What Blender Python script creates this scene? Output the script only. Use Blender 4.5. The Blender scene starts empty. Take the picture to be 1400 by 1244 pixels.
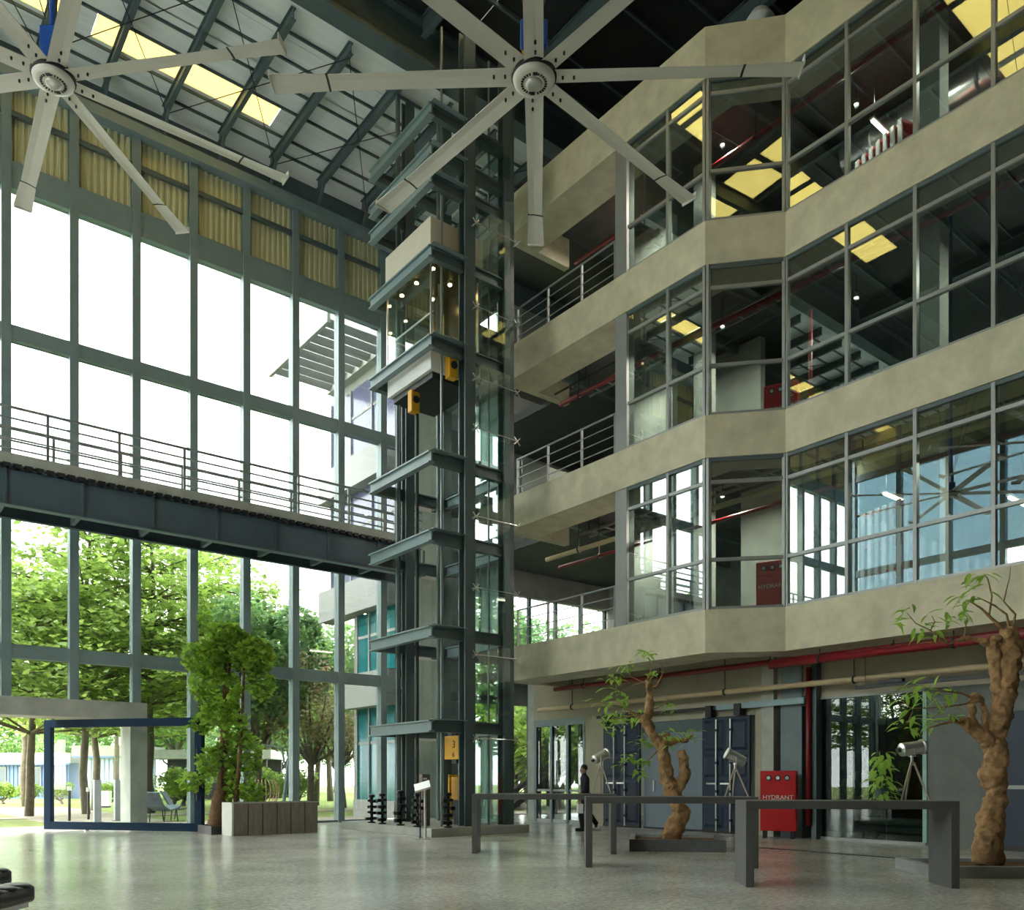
import bpy, bmesh, math, random
from mathutils import Vector, Matrix
R = math.radians
scene = bpy.context.scene
COL = scene.collection

# ---------------------------------------------------------------- camera
# world axes: X runs along the glass wall, Y along the office building, floor at z = 0
YAW = 38.59
cam_data = bpy.data.cameras.new('camera')
cam = bpy.data.objects.new('camera', cam_data)
COL.objects.link(cam)
cam.location = (0, 0, 1.35)
cam.rotation_euler = (R(90), 0, R(-YAW))
cam_data.sensor_width = 36.0
cam_data.lens = 36.0 * 1149 / 1400
cam_data.shift_y = 442 / 1400
cam_data.clip_end = 600
scene.camera = cam

# ---------------------------------------------------------------- sky (even overcast)
world = bpy.data.worlds.new('overcast_sky')
scene.world = world
world.use_nodes = True
bg = world.node_tree.nodes['Background']
bg.inputs[0].default_value = (1.0, 0.985, 0.95, 1)
bg.inputs[1].default_value = 8.0

# ---------------------------------------------------------------- exposure
scene.view_settings.view_transform = 'Standard'
scene.view_settings.look = 'None'
scene.view_settings.exposure = 1.1
scene.view_settings.gamma = 1.0
scene.view_settings.use_curve_mapping = False
scene.cycles.max_bounces = 10
scene.cycles.diffuse_bounces = 5
scene.cycles.glossy_bounces = 5
scene.cycles.transmission_bounces = 8
scene.cycles.transparent_max_bounces = 40
scene.cycles.sample_clamp_indirect = 6.0
scene.cycles.use_denoising = True

# ---------------------------------------------------------------- helpers
def cw(lat, dep):
    """metres to the right of and ahead of the photographer -> X, Y on the floor plan"""
    return (.7817 * lat + .6237 * dep, -.6238 * lat + .7816 * dep)

class MB:
    """collects simple solids into one mesh"""
    def __init__(s): s.v = []; s.f = []; s.m = []; s.cur = 0
    def add(s, vs, fs):
        n = len(s.v); s.v += [tuple(v) for v in vs]; s.f += [tuple(i + n for i in f) for f in fs]; s.m += [s.cur] * len(fs)
        return s
    def box(s, x0, y0, z0, x1, y1, z1):
        x0, x1 = min(x0, x1), max(x0, x1); y0, y1 = min(y0, y1), max(y0, y1); z0, z1 = min(z0, z1), max(z0, z1)
        return s.add([(x0,y0,z0),(x1,y0,z0),(x1,y1,z0),(x0,y1,z0),(x0,y0,z1),(x1,y0,z1),(x1,y1,z1),(x0,y1,z1)],
                     [(0,3,2,1),(4,5,6,7),(0,1,5,4),(1,2,6,5),(2,3,7,6),(3,0,4,7)])
    def prism(s, poly, z0, z1):
        n = len(poly)
        a = sum(poly[i][0] * poly[(i+1) % n][1] - poly[(i+1) % n][0] * poly[i][1] for i in range(n))
        if a < 0: poly = poly[::-1]
        vs = [(p[0], p[1], z0) for p in poly] + [(p[0], p[1], z1) for p in poly]
        fs = [tuple(range(n - 1, -1, -1)), tuple(range(n, 2 * n))]
        fs += [(i, (i+1) % n, (i+1) % n + n, i + n) for i in range(n)]
        return s.add(vs, fs)
    def beam(s, p0, p1, w, h, up=(0, 0, 1)):
        """rectangular bar from p0 to p1, w across, h along up"""
        p0, p1 = Vector(p0), Vector(p1); d = (p1 - p0).normalized(); u = Vector(up)
        if abs(d.dot(u)) > .98: u = Vector((1, 0, 0))
        a = d.cross(u).normalized(); b = a.cross(d).normalized()
        q = [p + a * sa * w / 2 + b * sb * h / 2 for p in (p0, p1) for sa, sb in ((-1,-1),(1,-1),(1,1),(-1,1))]
        return s.add(q, [(0,3,2,1),(4,5,6,7),(0,1,5,4),(1,2,6,5),(2,3,7,6),(3,0,4,7)])
    def ibeam(s, p0, p1, w, h, t=.03):
        """H section: two flanges and a web"""
        p0, p1 = Vector(p0), Vector(p1)
        up = Vector((0, 0, 1))
        if abs((p1 - p0).normalized().z) > .9: up = Vector((0, 1, 0))
        o = up * (h / 2 - t / 2)
        s.beam(p0 + o, p1 + o, w, t, up); s.beam(p0 - o, p1 - o, w, t, up); s.beam(p0, p1, t, h - 2 * t, up)
        return s
    def tube(s, pts, rad, n=8, cap=True, wob=0, rnd=None):
        pts = [Vector(p) for p in pts]
        rr = rad if isinstance(rad, (list, tuple)) else [rad] * len(pts)
        base = len(s.v); prev = None
        for i, p in enumerate(pts):
            d = (pts[min(i + 1, len(pts) - 1)] - pts[max(i - 1, 0)]).normalized()
            if prev is None:
                a = d.cross(Vector((0, 0, 1)) if abs(d.z) < .9 else Vector((1, 0, 0))).normalized()
            else:
                a = (prev - d * prev.dot(d)).normalized()
            prev = a; b = d.cross(a)
            for k in range(n):
                t = 2 * math.pi * k / n
                r = rr[i] * (1 + (rnd.uniform(-wob, wob) if wob else 0))
                s.v.append(tuple(p + (a * math.cos(t) + b * math.sin(t)) * r))
        for i in range(len(pts) - 1):
            for k in range(n):
                s.f.append((base + i*n + k, base + i*n + (k+1) % n, base + (i+1)*n + (k+1) % n, base + (i+1)*n + k)); s.m.append(s.cur)
        if cap:
            s.f.append(tuple(base + k for k in range(n - 1, -1, -1))); s.m.append(s.cur)
            s.f.append(tuple(base + (len(pts)-1)*n + k for k in range(n))); s.m.append(s.cur)
        return s
    def lathe(s, prof, n=20, c=(0, 0, 0)):
        base = len(s.v)
        for r, z in prof:
            for k in range(n):
                t = 2 * math.pi * k / n
                s.v.append((c[0] + r * math.cos(t), c[1] + r * math.sin(t), c[2] + z))
        for i in range(len(prof) - 1):
            for k in range(n):
                s.f.append((base + i*n + k, base + i*n + (k+1) % n, base + (i+1)*n + (k+1) % n, base + (i+1)*n + k)); s.m.append(s.cur)
        s.f.append(tuple(base + k for k in range(n - 1, -1, -1))); s.m.append(s.cur)
        s.f.append(tuple(base + (len(prof)-1)*n + k for k in range(n))); s.m.append(s.cur)
        return s
    def mesh(s, name, mats, smooth=False):
        me = bpy.data.meshes.new(name); me.from_pydata(s.v, [], s.f)
        for m in (mats if isinstance(mats, (list, tuple)) else [mats]): me.materials.append(m)
        if any(s.m): me.polygons.foreach_set('material_index', s.m)
        if smooth: me.polygons.foreach_set('use_smooth', [True] * len(me.polygons))
        me.update(); return me
    def build(s, name, mats, parent=None, smooth=False, bevel=0):
        o = link(name, s.mesh(name, mats, smooth), parent)
        if bevel:
            b = o.modifiers.new('bevel', 'BEVEL'); b.width = bevel; b.segments = 2; b.limit_method = 'ANGLE'
        return o

def link(name, me, parent=None, loc=None, rot=None, scale=None):
    o = bpy.data.objects.new(name, me); COL.objects.link(o)
    if parent is not None: o.parent = parent
    if loc is not None: o.location = loc
    if rot is not None: o.rotation_euler = rot
    if scale is not None: o.scale = scale if isinstance(scale, (list, tuple)) else (scale,) * 3
    return o

def tag(o, label=None, cat=None, group=None, kind=None):
    if label: o['label'] = label
    if cat: o['category'] = cat
    if group: o['group'] = group
    if kind: o['kind'] = kind
    return o

def thing(name, label, cat, loc=(0, 0, 0), rz=0, group=None):
    o = link(name, None, None, loc, (0, 0, rz)); o.empty_display_size = .2
    return tag(o, label, cat, group)

def struct(name, label=None, cat=None):
    o = link(name, None); o.empty_display_size = .2
    return tag(o, label, cat, kind='structure')

def sbox(name, m, b, label, cat, bevel=0):
    return tag(MB().box(*b).build(name, m, None, bevel=bevel), label, cat, kind='structure')

def piece(name, m, b, parent, bevel=0):
    return MB().box(*b).build(name, m, parent, bevel=bevel)

# ---------------------------------------------------------------- materials
def mat(name, col, rough=.6, metal=0., var=.12, scale=3., bump=0., spec=.5, bscale=None, rvar=0., stretch=None, trans=None):
    m = bpy.data.materials.new(name); m.use_nodes = True
    nt = m.node_tree; b = nt.nodes['Principled BSDF']
    b.inputs['Base Color'].default_value = (*col, 1); b.inputs['Roughness'].default_value = rough
    b.inputs['Metallic'].default_value = metal; b.inputs['Specular IOR Level'].default_value = spec
    tc = nt.nodes.new('ShaderNodeTexCoord'); src = tc.outputs['Object']
    if stretch:
        mp = nt.nodes.new('ShaderNodeMapping'); mp.inputs['Scale'].default_value = stretch
        nt.links.new(src, mp.inputs[0]); src = mp.outputs[0]
    if var or rvar:
        n = nt.nodes.new('ShaderNodeTexNoise'); n.inputs['Scale'].default_value = scale; n.inputs['Detail'].default_value = 6
        n.inputs['Roughness'].default_value = .62
        nt.links.new(src, n.inputs['Vector'])
        r = nt.nodes.new('ShaderNodeValToRGB')
        r.color_ramp.elements[0].position = .3; r.color_ramp.elements[1].position = .7
        r.color_ramp.elements[0].color = (*[c * (1 - var) for c in col], 1)
        r.color_ramp.elements[1].color = (*[min(1, c * (1 + var)) for c in col], 1)
        nt.links.new(n.outputs['Fac'], r.inputs[0]); nt.links.new(r.outputs[0], b.inputs['Base Color'])
        if rvar:
            mr = nt.nodes.new('ShaderNodeMapRange')
            mr.inputs['To Min'].default_value = max(0, rough - rvar); mr.inputs['To Max'].default_value = rough + rvar
            nt.links.new(n.outputs['Fac'], mr.inputs[0]); nt.links.new(mr.outputs[0], b.inputs['Roughness'])
    if bump:
        n2 = nt.nodes.new('ShaderNodeTexNoise'); n2.inputs['Scale'].default_value = bscale or scale * 6; n2.inputs['Detail'].default_value = 5
        nt.links.new(src, n2.inputs['Vector'])
        bp = nt.nodes.new('ShaderNodeBump'); bp.inputs['Strength'].default_value = bump; bp.inputs['Distance'].default_value = .02
        nt.links.new(n2.outputs['Fac'], bp.inputs['Height']); nt.links.new(bp.outputs[0], b.inputs['Normal'])
    if trans:
        t = nt.nodes.new('ShaderNodeBsdfTranslucent'); t.inputs[0].default_value = (*trans, 1)
        mx = nt.nodes.new('ShaderNodeMixShader'); mx.inputs[0].default_value = .45
        out = nt.nodes['Material Output']
        nt.links.new(b.outputs[0], mx.inputs[1]); nt.links.new(t.outputs[0], mx.inputs[2]); nt.links.new(mx.outputs[0], out.inputs[0])
    return m

def glass(name, tint, base=.06, edge=.6, rough=0., gcol=(1, 1, 1), blend=.25):
    """thin architectural glazing: clear sheet with a Fresnel sheen"""
    m = bpy.data.materials.new(name); m.use_nodes = True
    nt = m.node_tree; nt.nodes.remove(nt.nodes['Principled BSDF'])
    t = nt.nodes.new('ShaderNodeBsdfTransparent'); t.inputs[0].default_value = (*tint, 1)
    g = nt.nodes.new('ShaderNodeBsdfGlossy'); g.inputs['Roughness'].default_value = rough; g.inputs[0].default_value = (*gcol, 1)
    lw = nt.nodes.new('ShaderNodeLayerWeight'); lw.inputs[0].default_value = blend
    mr = nt.nodes.new('ShaderNodeMapRange'); mr.inputs['To Min'].default_value = base; mr.inputs['To Max'].default_value = edge
    mx = nt.nodes.new('ShaderNodeMixShader'); out = nt.nodes['Material Output']
    nt.links.new(lw.outputs['Facing'], mr.inputs[0]); nt.links.new(mr.outputs[0], mx.inputs[0])
    nt.links.new(t.outputs[0], mx.inputs[1]); nt.links.new(g.outputs[0], mx.inputs[2]); nt.links.new(mx.outputs[0], out.inputs[0])
    return m

def emit(name, col, s):
    m = bpy.data.materials.new(name); m.use_nodes = True
    nt = m.node_tree; nt.nodes.remove(nt.nodes['Principled BSDF'])
    e = nt.nodes.new('ShaderNodeEmission'); e.inputs[0].default_value = (*col, 1); e.inputs[1].default_value = s
    nt.links.new(e.outputs[0], nt.nodes['Material Output'].inputs[0])
    return m

def skylight_mat():
    """yellowed fibreglass roof sheet that daylight soaks through"""
    m = bpy.data.materials.new('skylight_sheet'); m.use_nodes = True
    nt = m.node_tree; nt.nodes.remove(nt.nodes['Principled BSDF'])
    t = nt.nodes.new('ShaderNodeBsdfTranslucent'); t.inputs[0].default_value = (.50, .435, .23, 1)
    d = nt.nodes.new('ShaderNodeBsdfDiffuse'); d.inputs[0].default_value = (.55, .42, .2, 1)
    mx = nt.nodes.new('ShaderNodeMixShader'); mx.inputs[0].default_value = .2
    nt.links.new(t.outputs[0], mx.inputs[1]); nt.links.new(d.outputs[0], mx.inputs[2])
    nt.links.new(mx.outputs[0], nt.nodes['Material Output'].inputs[0])
    return m

def leaf_mat(name, c0, c1, tr, scale=.7):
    m = mat(name, c0, .5, var=0, trans=tr); nt = m.node_tree; b = nt.nodes['Principled BSDF']
    g = nt.nodes.new('ShaderNodeNewGeometry')
    n = nt.nodes.new('ShaderNodeTexNoise'); n.inputs['Scale'].default_value = scale; n.inputs['Detail'].default_value = 4
    nt.links.new(g.outputs['Position'], n.inputs['Vector'])
    ad = nt.nodes.new('ShaderNodeMath'); ad.operation = 'MULTIPLY_ADD'; ad.inputs[1].default_value = .5
    nt.links.new(g.outputs['Random Per Island'], ad.inputs[0]); nt.links.new(n.outputs['Fac'], ad.inputs[2])
    r = nt.nodes.new('ShaderNodeValToRGB'); r.color_ramp.elements[0].position = .4; r.color_ramp.elements[1].position = 1.0
    r.color_ramp.elements[0].color = (*c0, 1); r.color_ramp.elements[1].color = (*c1, 1)
    nt.links.new(ad.outputs[0], r.inputs[0]); nt.links.new(r.outputs[0], b.inputs['Base Color'])
    t = [x for x in nt.nodes if x.type == 'BSDF_TRANSLUCENT'][0]
    hs = nt.nodes.new('ShaderNodeHueSaturation'); hs.inputs['Value'].default_value = 1.5
    nt.links.new(r.outputs[0], hs.inputs['Color']); nt.links.new(hs.outputs[0], t.inputs[0])
    return m

CONC = mat('warm_board_concrete', (.57, .53, .39), .8, var=.16, scale=2.2, bump=.15)
CONC2 = mat('grey_concrete', (.40, .41, .37), .8, var=.2, scale=1.6, bump=.2)
CONC3 = mat('pale_concrete', (.62, .63, .58), .8, var=.1, scale=1.2, bump=.1)
WALLB = mat('beige_render', (.40, .36, .27), .85, var=.1, scale=1.5, bump=.05)
TEAL = mat('teal_grey_steel', (.20, .27, .28), .45, var=.08, scale=2)
TEALD = mat('dark_teal_steel', (.085, .12, .125), .45, var=.1, scale=2)
SLATE = mat('slate_blue_steel', (.075, .11, .14), .45, var=.1, scale=2)
ALU = mat('grey_aluminium', (.30, .31, .30), .4, .3, var=.05)
RAILM = mat('galvanised_rail', (.26, .28, .28), .45, .3, var=.08)
STEEL = mat('brushed_steel', (.62, .62, .6), .3, .9, var=.05)
DARK = mat('black_metal', (.018, .019, .02), .5, var=.1)
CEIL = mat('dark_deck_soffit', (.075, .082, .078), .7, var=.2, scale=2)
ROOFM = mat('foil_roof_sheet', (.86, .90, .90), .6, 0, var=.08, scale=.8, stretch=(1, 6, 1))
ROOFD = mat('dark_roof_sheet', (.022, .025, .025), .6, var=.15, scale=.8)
CORR = mat('olive_corrugated_sheet', (.60, .57, .34), .55, var=.03)
NAVY = mat('navy_painted_steel', (.011, .024, .052), .5, var=.12, scale=4)
BLUEF = mat('royal_blue_frame', (.002, .020, .050), .6, var=.08, spec=.15)
BLUEM = mat('blue_motor_paint', (.01, .07, .30), .4, var=.05)
RED = mat('fire_red_paint', (.55, .008, .014), .4, var=.05)
REDP = mat('red_pipe_paint', (.20, .006, .012), .4, var=.08)
BEIGE = mat('beige_pipe', (.48, .37, .22), .5, var=.1)
WHITE = mat('white_paint', (.78, .78, .76), .5, var=.04)
BLADE = mat('fan_blade_aluminium', (.66, .64, .58), .45, .1, var=.04)
YEL = mat('machine_yellow', (.72, .36, .01), .5, var=.1)
TABLE = mat('dark_grey_table', (.09, .09, .087), .45, var=.1, scale=5)
GLASST = glass('dark_blue_glass', (.24, .31, .34), .05, .4)
GLASSC = glass('clear_side_glass', (.97, .985, .98), .03, .35)
GLASSW = glass('solar_wall_glass', (.62, .65, .645), .03, .30)
GLASSB = glass('tinted_office_glass', (.64, .71, .69), .12, .72, gcol=(.9, .97, .97), blend=.35)
GLASSL2 = glass('door_glass', (.95, .98, .97), .01, .10)
GLASSM = glass('meeting_room_glass', (.5, .58, .56), .05, .35)
GLASSL = glass('lift_glass', (.90, .97, .95), .05, .5)
TURQ = mat('turquoise_glass', (.010, .16, .19), .12, var=.1, spec=.5)
LILAC = mat('pale_blue_glass', (.13, .14, .24), .15, var=.05, spec=.5)
SKYL = skylight_mat()
LAMP = emit('lamp_tube', (1, .86, .66), 12)
FILLP = emit('fill_lamp_panel', (1, .93, .78), 4)
SPOT = emit('warm_spot', (1, .72, .32), 25)
EXITG = emit('exit_green', (.02, .42, .16), 1.2)
BARK = mat('bonsai_bark', (.33, .19, .085), .85, var=.45, scale=7, bump=1.0, bscale=14)
BARK2 = mat('brown_bark', (.15, .085, .04), .9, var=.35, scale=8, bump=.8, bscale=30)
BARK3 = mat('grey_bark', (.13, .11, .085), .9, var=.3, scale=5, bump=.5)
LEAFO = leaf_mat('outdoor_leaf', (.095, .16, .03), (.31, .43, .095), (.12, .22, .03), .25)
LEAFO2 = leaf_mat('outdoor_leaf_cool', (.07, .15, .055), (.24, .38, .14), (.09, .18, .05), .25)
LEAFP = leaf_mat('outdoor_leaf_pale', (.20, .18, .08), (.34, .30, .18), (.3, .26, .12), .4)
LEAFI = leaf_mat('indoor_leaf', (.07, .16, .015), (.36, .54, .07), (.14, .34, .03), 1.2)
LEAFB = leaf_mat('bonsai_leaf', (.18, .34, .05), (.38, .58, .10), (.2, .38, .05), 1.5)
# ================================================================ THE SETTING
# polished concrete floor: cloudy, speckled, softly reflective
def floor_material():
    m = mat('polished_concrete_floor', (.68, .675, .63), .2, var=.22, scale=.55, spec=.55, rvar=.08)
    nt = m.node_tree; b = nt.nodes['Principled BSDF']
    old = b.inputs['Base Color'].links[0].from_socket
    tc = nt.nodes.new('ShaderNodeTexCoord')
    n = nt.nodes.new('ShaderNodeTexNoise'); n.inputs['Scale'].default_value = 15; n.inputs['Detail'].default_value = 8; n.inputs['Roughness'].default_value = .8
    nt.links.new(tc.outputs['Object'], n.inputs['Vector'])
    r = nt.nodes.new('ShaderNodeValToRGB'); r.color_ramp.elements[0].position = .35; r.color_ramp.elements[1].position = .62
    r.color_ramp.elements[0].color = (.42, .42, .40, 1); r.color_ramp.elements[1].color = (1, 1, 1, 1)
    nt.links.new(n.outputs['Fac'], r.inputs[0])
    mx = nt.nodes.new('ShaderNodeMix'); mx.data_type = 'RGBA'; mx.blend_type = 'MULTIPLY'; mx.inputs[0].default_value = 1
    nt.links.new(old, mx.inputs[6]); nt.links.new(r.outputs[0], mx.inputs[7]); nt.links.new(mx.outputs[2], b.inputs['Base Color'])
    return m
FLOORM = floor_material()
sbox('floor', FLOORM, (-11, -6, -.25, 24.2, 23.95, 0), 'polished grey concrete floor of the atrium', 'floor')
sbox('trim_1', DARK, (13.9, 5.5, 0, 14.0, 10.2, .012), 'thin dark slot drain set into the polished floor', 'trim')

# ---------------------------------------------------------------- glass wall (window_1)
W1 = struct('window_1', 'tall curtain wall of teal steel posts and clear panes', 'window')
CX = [3.135 + 1.495 * k for k in range(-9, 8)]
YW0, YW1 = 23.62, 23.92
def wall_column(x, z0):
    MB().box(x - .105, YW0, z0, x + .105, YW1, 18.35).build('column', TEAL, W1)
for x in CX:
    wall_column(x, 3.33 if -2 < x < 6 else 0)
PX0, PX1 = -2.2, 6.3            # concrete entrance portal
for i in range(len(CX) - 1):
    a, b = CX[i] + .105, CX[i + 1] - .105
    for z0, z1 in ((4.30, 4.64), (12.08, 12.44)):
        MB().box(a, YW0 + .04, z0, b, YW1 - .02, z1).build('transom', TEAL, W1)
    MB().box(a, YW0 + .04, 15.78, b, YW1, 16.45).build('header', TEAL, W1)
    z_low = 3.33 if b < PX1 and a > PX0 - 1 else .06
    for z0, z1 in ((z_low, 4.30), (4.64, 12.08), (12.44, 15.78)):
        MB().box(a, 23.80, z0, b, 23.812, z1).build('pane', GLASSW, W1)
    if z_low < 1:
        MB().box(a, YW0 + .05, 0, b, YW1, .06).build('sill', TEAL, W1)
    # corrugated infill above the header
    m = MB(); n = 8; w = (b - a) / n
    prof = []
    for k in range(n):
        x = a + k * w
        prof += [(x, 0), (x + w * .35, 0), (x + w * .5, .045), (x + w * .85, .045)]
    prof.append((b, 0))
    vs = [(p[0], 23.80 - p[1], z) for z in (16.45, 18.37) for p in prof] + [(p[0], 23.82 - p[1], z) for z in (16.45, 18.37) for p in prof]
    N = len(prof)
    fs = [(j, j + 1, N + j + 1, N + j) for j in range(N - 1)] + [(2*N + j + 1, 2*N + j, 3*N + j, 3*N + j + 1) for j in range(N - 1)]
    m.add(vs, fs).build('corrugated_panel', CORR, W1)
    MB().box(a, 23.66, 17.55, b, 23.74, 17.68).build('girt', TEALD, W1)
    MB().box(b - .09, 23.70, 12.44, b, 23.8, 12.46).build('bracket', TEALD, W1)
sbox('beam', TEAL, (-11, 23.45, 18.35, 16.4, 23.95, 18.62), 'teal eave beam along the top of the glass wall', 'beam')
sbox('wall_eave', TEALD, (-11, 24.0, 18.62, 24, 24.2, 19.6), 'dark strip of wall between eave beam and roof', 'wall')
# strip of pale wall and glazing beyond the end column
sbox('wall_corner', CONC3, (14.75, 23.75, 0, 16.2, 24.1, 18.35), 'pale rendered wall strip beside the lift tower', 'wall')
W2 = struct('window_2', 'narrow tall glazing beside the pale wall strip behind the lift', 'window')
for z0, z1 in ((0.05, 4.0), (4.3, 8.3), (9.2, 12.4), (13.3, 16.4)):
    MB().box(16.25, 23.9, z0, 18.4, 23.912, z1).build('pane', GLASSW, W2)
    MB().box(16.2, 23.8, z1, 18.5, 24.0, z1 + .9 if z1 > 5 else z1 + .3).build('transom', TEALD, W2)
for x in (16.2, 17.2, 18.4): MB().box(x, 23.8, 0, x + .08, 24, 18.3).build('mullion', TEALD, W2)
for x0, x1 in ((13.71, 14.75),):
    for z0, z1 in ((.06, 4.3), (4.64, 12.08), (12.44, 15.78)):
        MB().box(x0, 23.80, z0, x1, 23.812, z1).build('pane', GLASSW, W1)
    for z0, z1 in ((4.30, 4.64), (12.08, 12.44), (15.78, 18.35)):
        MB().box(x0, YW0 + .04, z0, x1, YW1 - .02, z1).build('transom', TEAL, W1)

# ---------------------------------------------------------------- entrance portal and pivot door
PO = struct('trim_2', 'thick raw concrete portal framing the garden entrance', 'portal')
MB().box(PX0, 23.3, 2.88, PX1, 24.3, 3.33).build('lintel', CONC2, PO, bevel=.01)
for x0, x1 in ((5.88, 6.3), (PX0, PX0 + .42)): MB().box(x0, 23.3, 0, x1, 24.3, 2.88).build('jamb', CONC2, PO, bevel=.01)

# ---------------------------------------------------------------- roof bay along the glass wall
RF = struct('ceiling', 'metal sheet roof on dark rafters with yellow skylights', 'ceiling')
RZ = 19.5
RX = [3.135 + 1.495 * (k + .45) for k in range(-10, 9)]
def rsheet(x0, x1, y0, y1, m=None, z=RZ, nm='roof_sheet'):
    MB().box(x0, y0 - .02, z + .012 * (int(y0 * 10) % 2), x1, y1 + .02, z + .05).build(nm, m or ROOFM, RF)
def is_sky(xa, xb):
    return (xa > 4.6 and xb < 9.4) or xb < 4.4
sky_edges = (-11, 4.16, 4.76, 9.32, 16.4)
for i in range(len(RX) - 1):
    a, b = RX[i], RX[i + 1]
    for y0, y1 in ((18.55, 19.6), (19.6, 20.65), (20.65, 21.68), (22.52, 23.3), (23.3, 24.2)): rsheet(a, b, y0, y1)
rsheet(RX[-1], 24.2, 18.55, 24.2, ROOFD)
cuts = sorted(set([x for x in RX] + [4.16, 4.76, 9.32]))
for a, b in zip(cuts, cuts[1:]):
    if b <= 4.16 + 1e-6 or (a >= 4.76 - 1e-6 and b <= 9.32 + 1e-6):
        MB().box(a + .012, 21.70, RZ + .02, b - .012, 22.50, RZ + .03).build('skylight', SKYL, RF)
    else:
        rsheet(a, b, 21.68, 22.52)
rm = MB().ibeam((0, 18.6, 19.30), (0, 23.55, 19.30), .12, .30, .025).mesh('rafter', TEALD)
st = MB().beam((0, 23.55, 18.62), (0, 23.1, 19.2), .07, .07).mesh('strut', TEALD)
for x in RX:
    link('rafter', rm, RF, (x, 0, 0)); link('strut', st, RF, (x, 0, 0))
for y in (19.3, 20.1, 20.9, 21.6, 22.6, 23.2):
    MB().box(-11, y, RZ - .06, 16.4, y + .05, RZ).build('purlin', TEALD, RF)
rod = MB().tube([(0, 18.7, 19.12), (2.99, 23.3, 19.12)], .012, 5).mesh('tie_rod', DARK)
rod2 = MB().tube([(2.99, 18.7, 19.10), (0, 23.3, 19.10)], .012, 5).mesh('tie_rod', DARK)
for k in range(0, 17, 2):
    link('tie_rod', rod, RF, (RX[k], 0, 0)); link('tie_rod', rod2, RF, (RX[k], 0, 0))
# valley girder, beyond it the darker and higher main roof
GB = tag(MB().box(-11, 18.2, 19.55, 24, 18.26, 20.5).box(-11, 18.0, 19.45, 24, 18.5, 19.56).box(-11, 18.0, 20.5, 24, 18.5, 20.6).build('beam', TEALD),
         'deep steel valley girder spanning under the roof above the lift', 'beam', kind='structure')
MR = struct('ceiling_main', 'dark main roof over the atrium and offices', 'ceiling')
MZ = 20.6
strips = [(15.1, 16.3), (8.2, 9.6), (3.2, 4.6)]
edges = [-6, 3.2, 4.6, 8.2, 9.6, 15.1, 16.3, 18.5]
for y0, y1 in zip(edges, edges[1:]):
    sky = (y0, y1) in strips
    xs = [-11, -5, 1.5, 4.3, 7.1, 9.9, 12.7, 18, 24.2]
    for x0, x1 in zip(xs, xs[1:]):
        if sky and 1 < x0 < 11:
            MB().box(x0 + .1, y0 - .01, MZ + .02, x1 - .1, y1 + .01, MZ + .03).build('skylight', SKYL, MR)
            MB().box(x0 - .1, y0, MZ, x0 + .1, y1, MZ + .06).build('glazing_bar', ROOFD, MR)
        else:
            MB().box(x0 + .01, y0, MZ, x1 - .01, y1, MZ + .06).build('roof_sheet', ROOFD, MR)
for x in (-7, -1, 5, 8.5, 11.5, 14.5, 17.5, 20.5):
    MB().ibeam((x, -6, MZ - .3), (x, 18.0, MZ - .3), .16, .5).build('rafter', TEALD, MR)
for y in (-3, -1, 1, 3, 5, 7, 8.1, 9.8, 11, 12.2, 13.4, 14.6, 16.5, 17.4):
    MB().box(-11, y, MZ - .1, 24, y + .06, MZ).build('purlin', TEALD, MR)

# ---------------------------------------------------------------- the far sides of the hall
WL = struct('wall_left', 'glazed steel frame wall on the garden side', 'wall')
for y in [-5.9 + 2.48 * k for k in range(13)]:
    MB().box(-11.2, y - .12, 0, -10.9, y + .12, 20.5).build('column', TEAL, WL)
for z in (0, 4.3, 8.28, 12.1, 17.2):
    MB().box(-11.15, -6, z, -10.95, 24, z + .35).build('transom', TEAL, WL)
MB().box(-11.2, -6, 17.5, -11.0, 24, 20.6).build('wall_panel', CORR, WL)
MB().box(-11.1, -6, 0, -10.95, 6.5, 17.5).build('wall_panel', CEIL, WL)  # out of view, closed to keep light off the angled corner face
for y in [-5.9 + 2.48 * k for k in range(5, 12)]:
    MB().box(-11.1, y + .12, .35, -11.0, y + 2.36, 4.3).build('wall_panel', CEIL, WL)  # unseen lower bays blanked to darken the ground floor front
    for z0, z1, g_ in ((4.65, 8.3, GLASSC), (8.6, 12.1, GLASSC if y < 15 else GLASST), (12.45, 17.2, GLASST)):  # upper panes tinted for a dim blue reflection in the office windows
        MB().box(-11.06, y + .12, z0, -11.05, y + 2.36, z1).build('pane', g_, WL)
sbox('wall_front', CEIL, (-11, -6.3, 0, 24.2, -6, 20.6), 'plain concrete end wall of the hall', 'wall')  # out of view, coloured dark to cut bounce light

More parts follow.
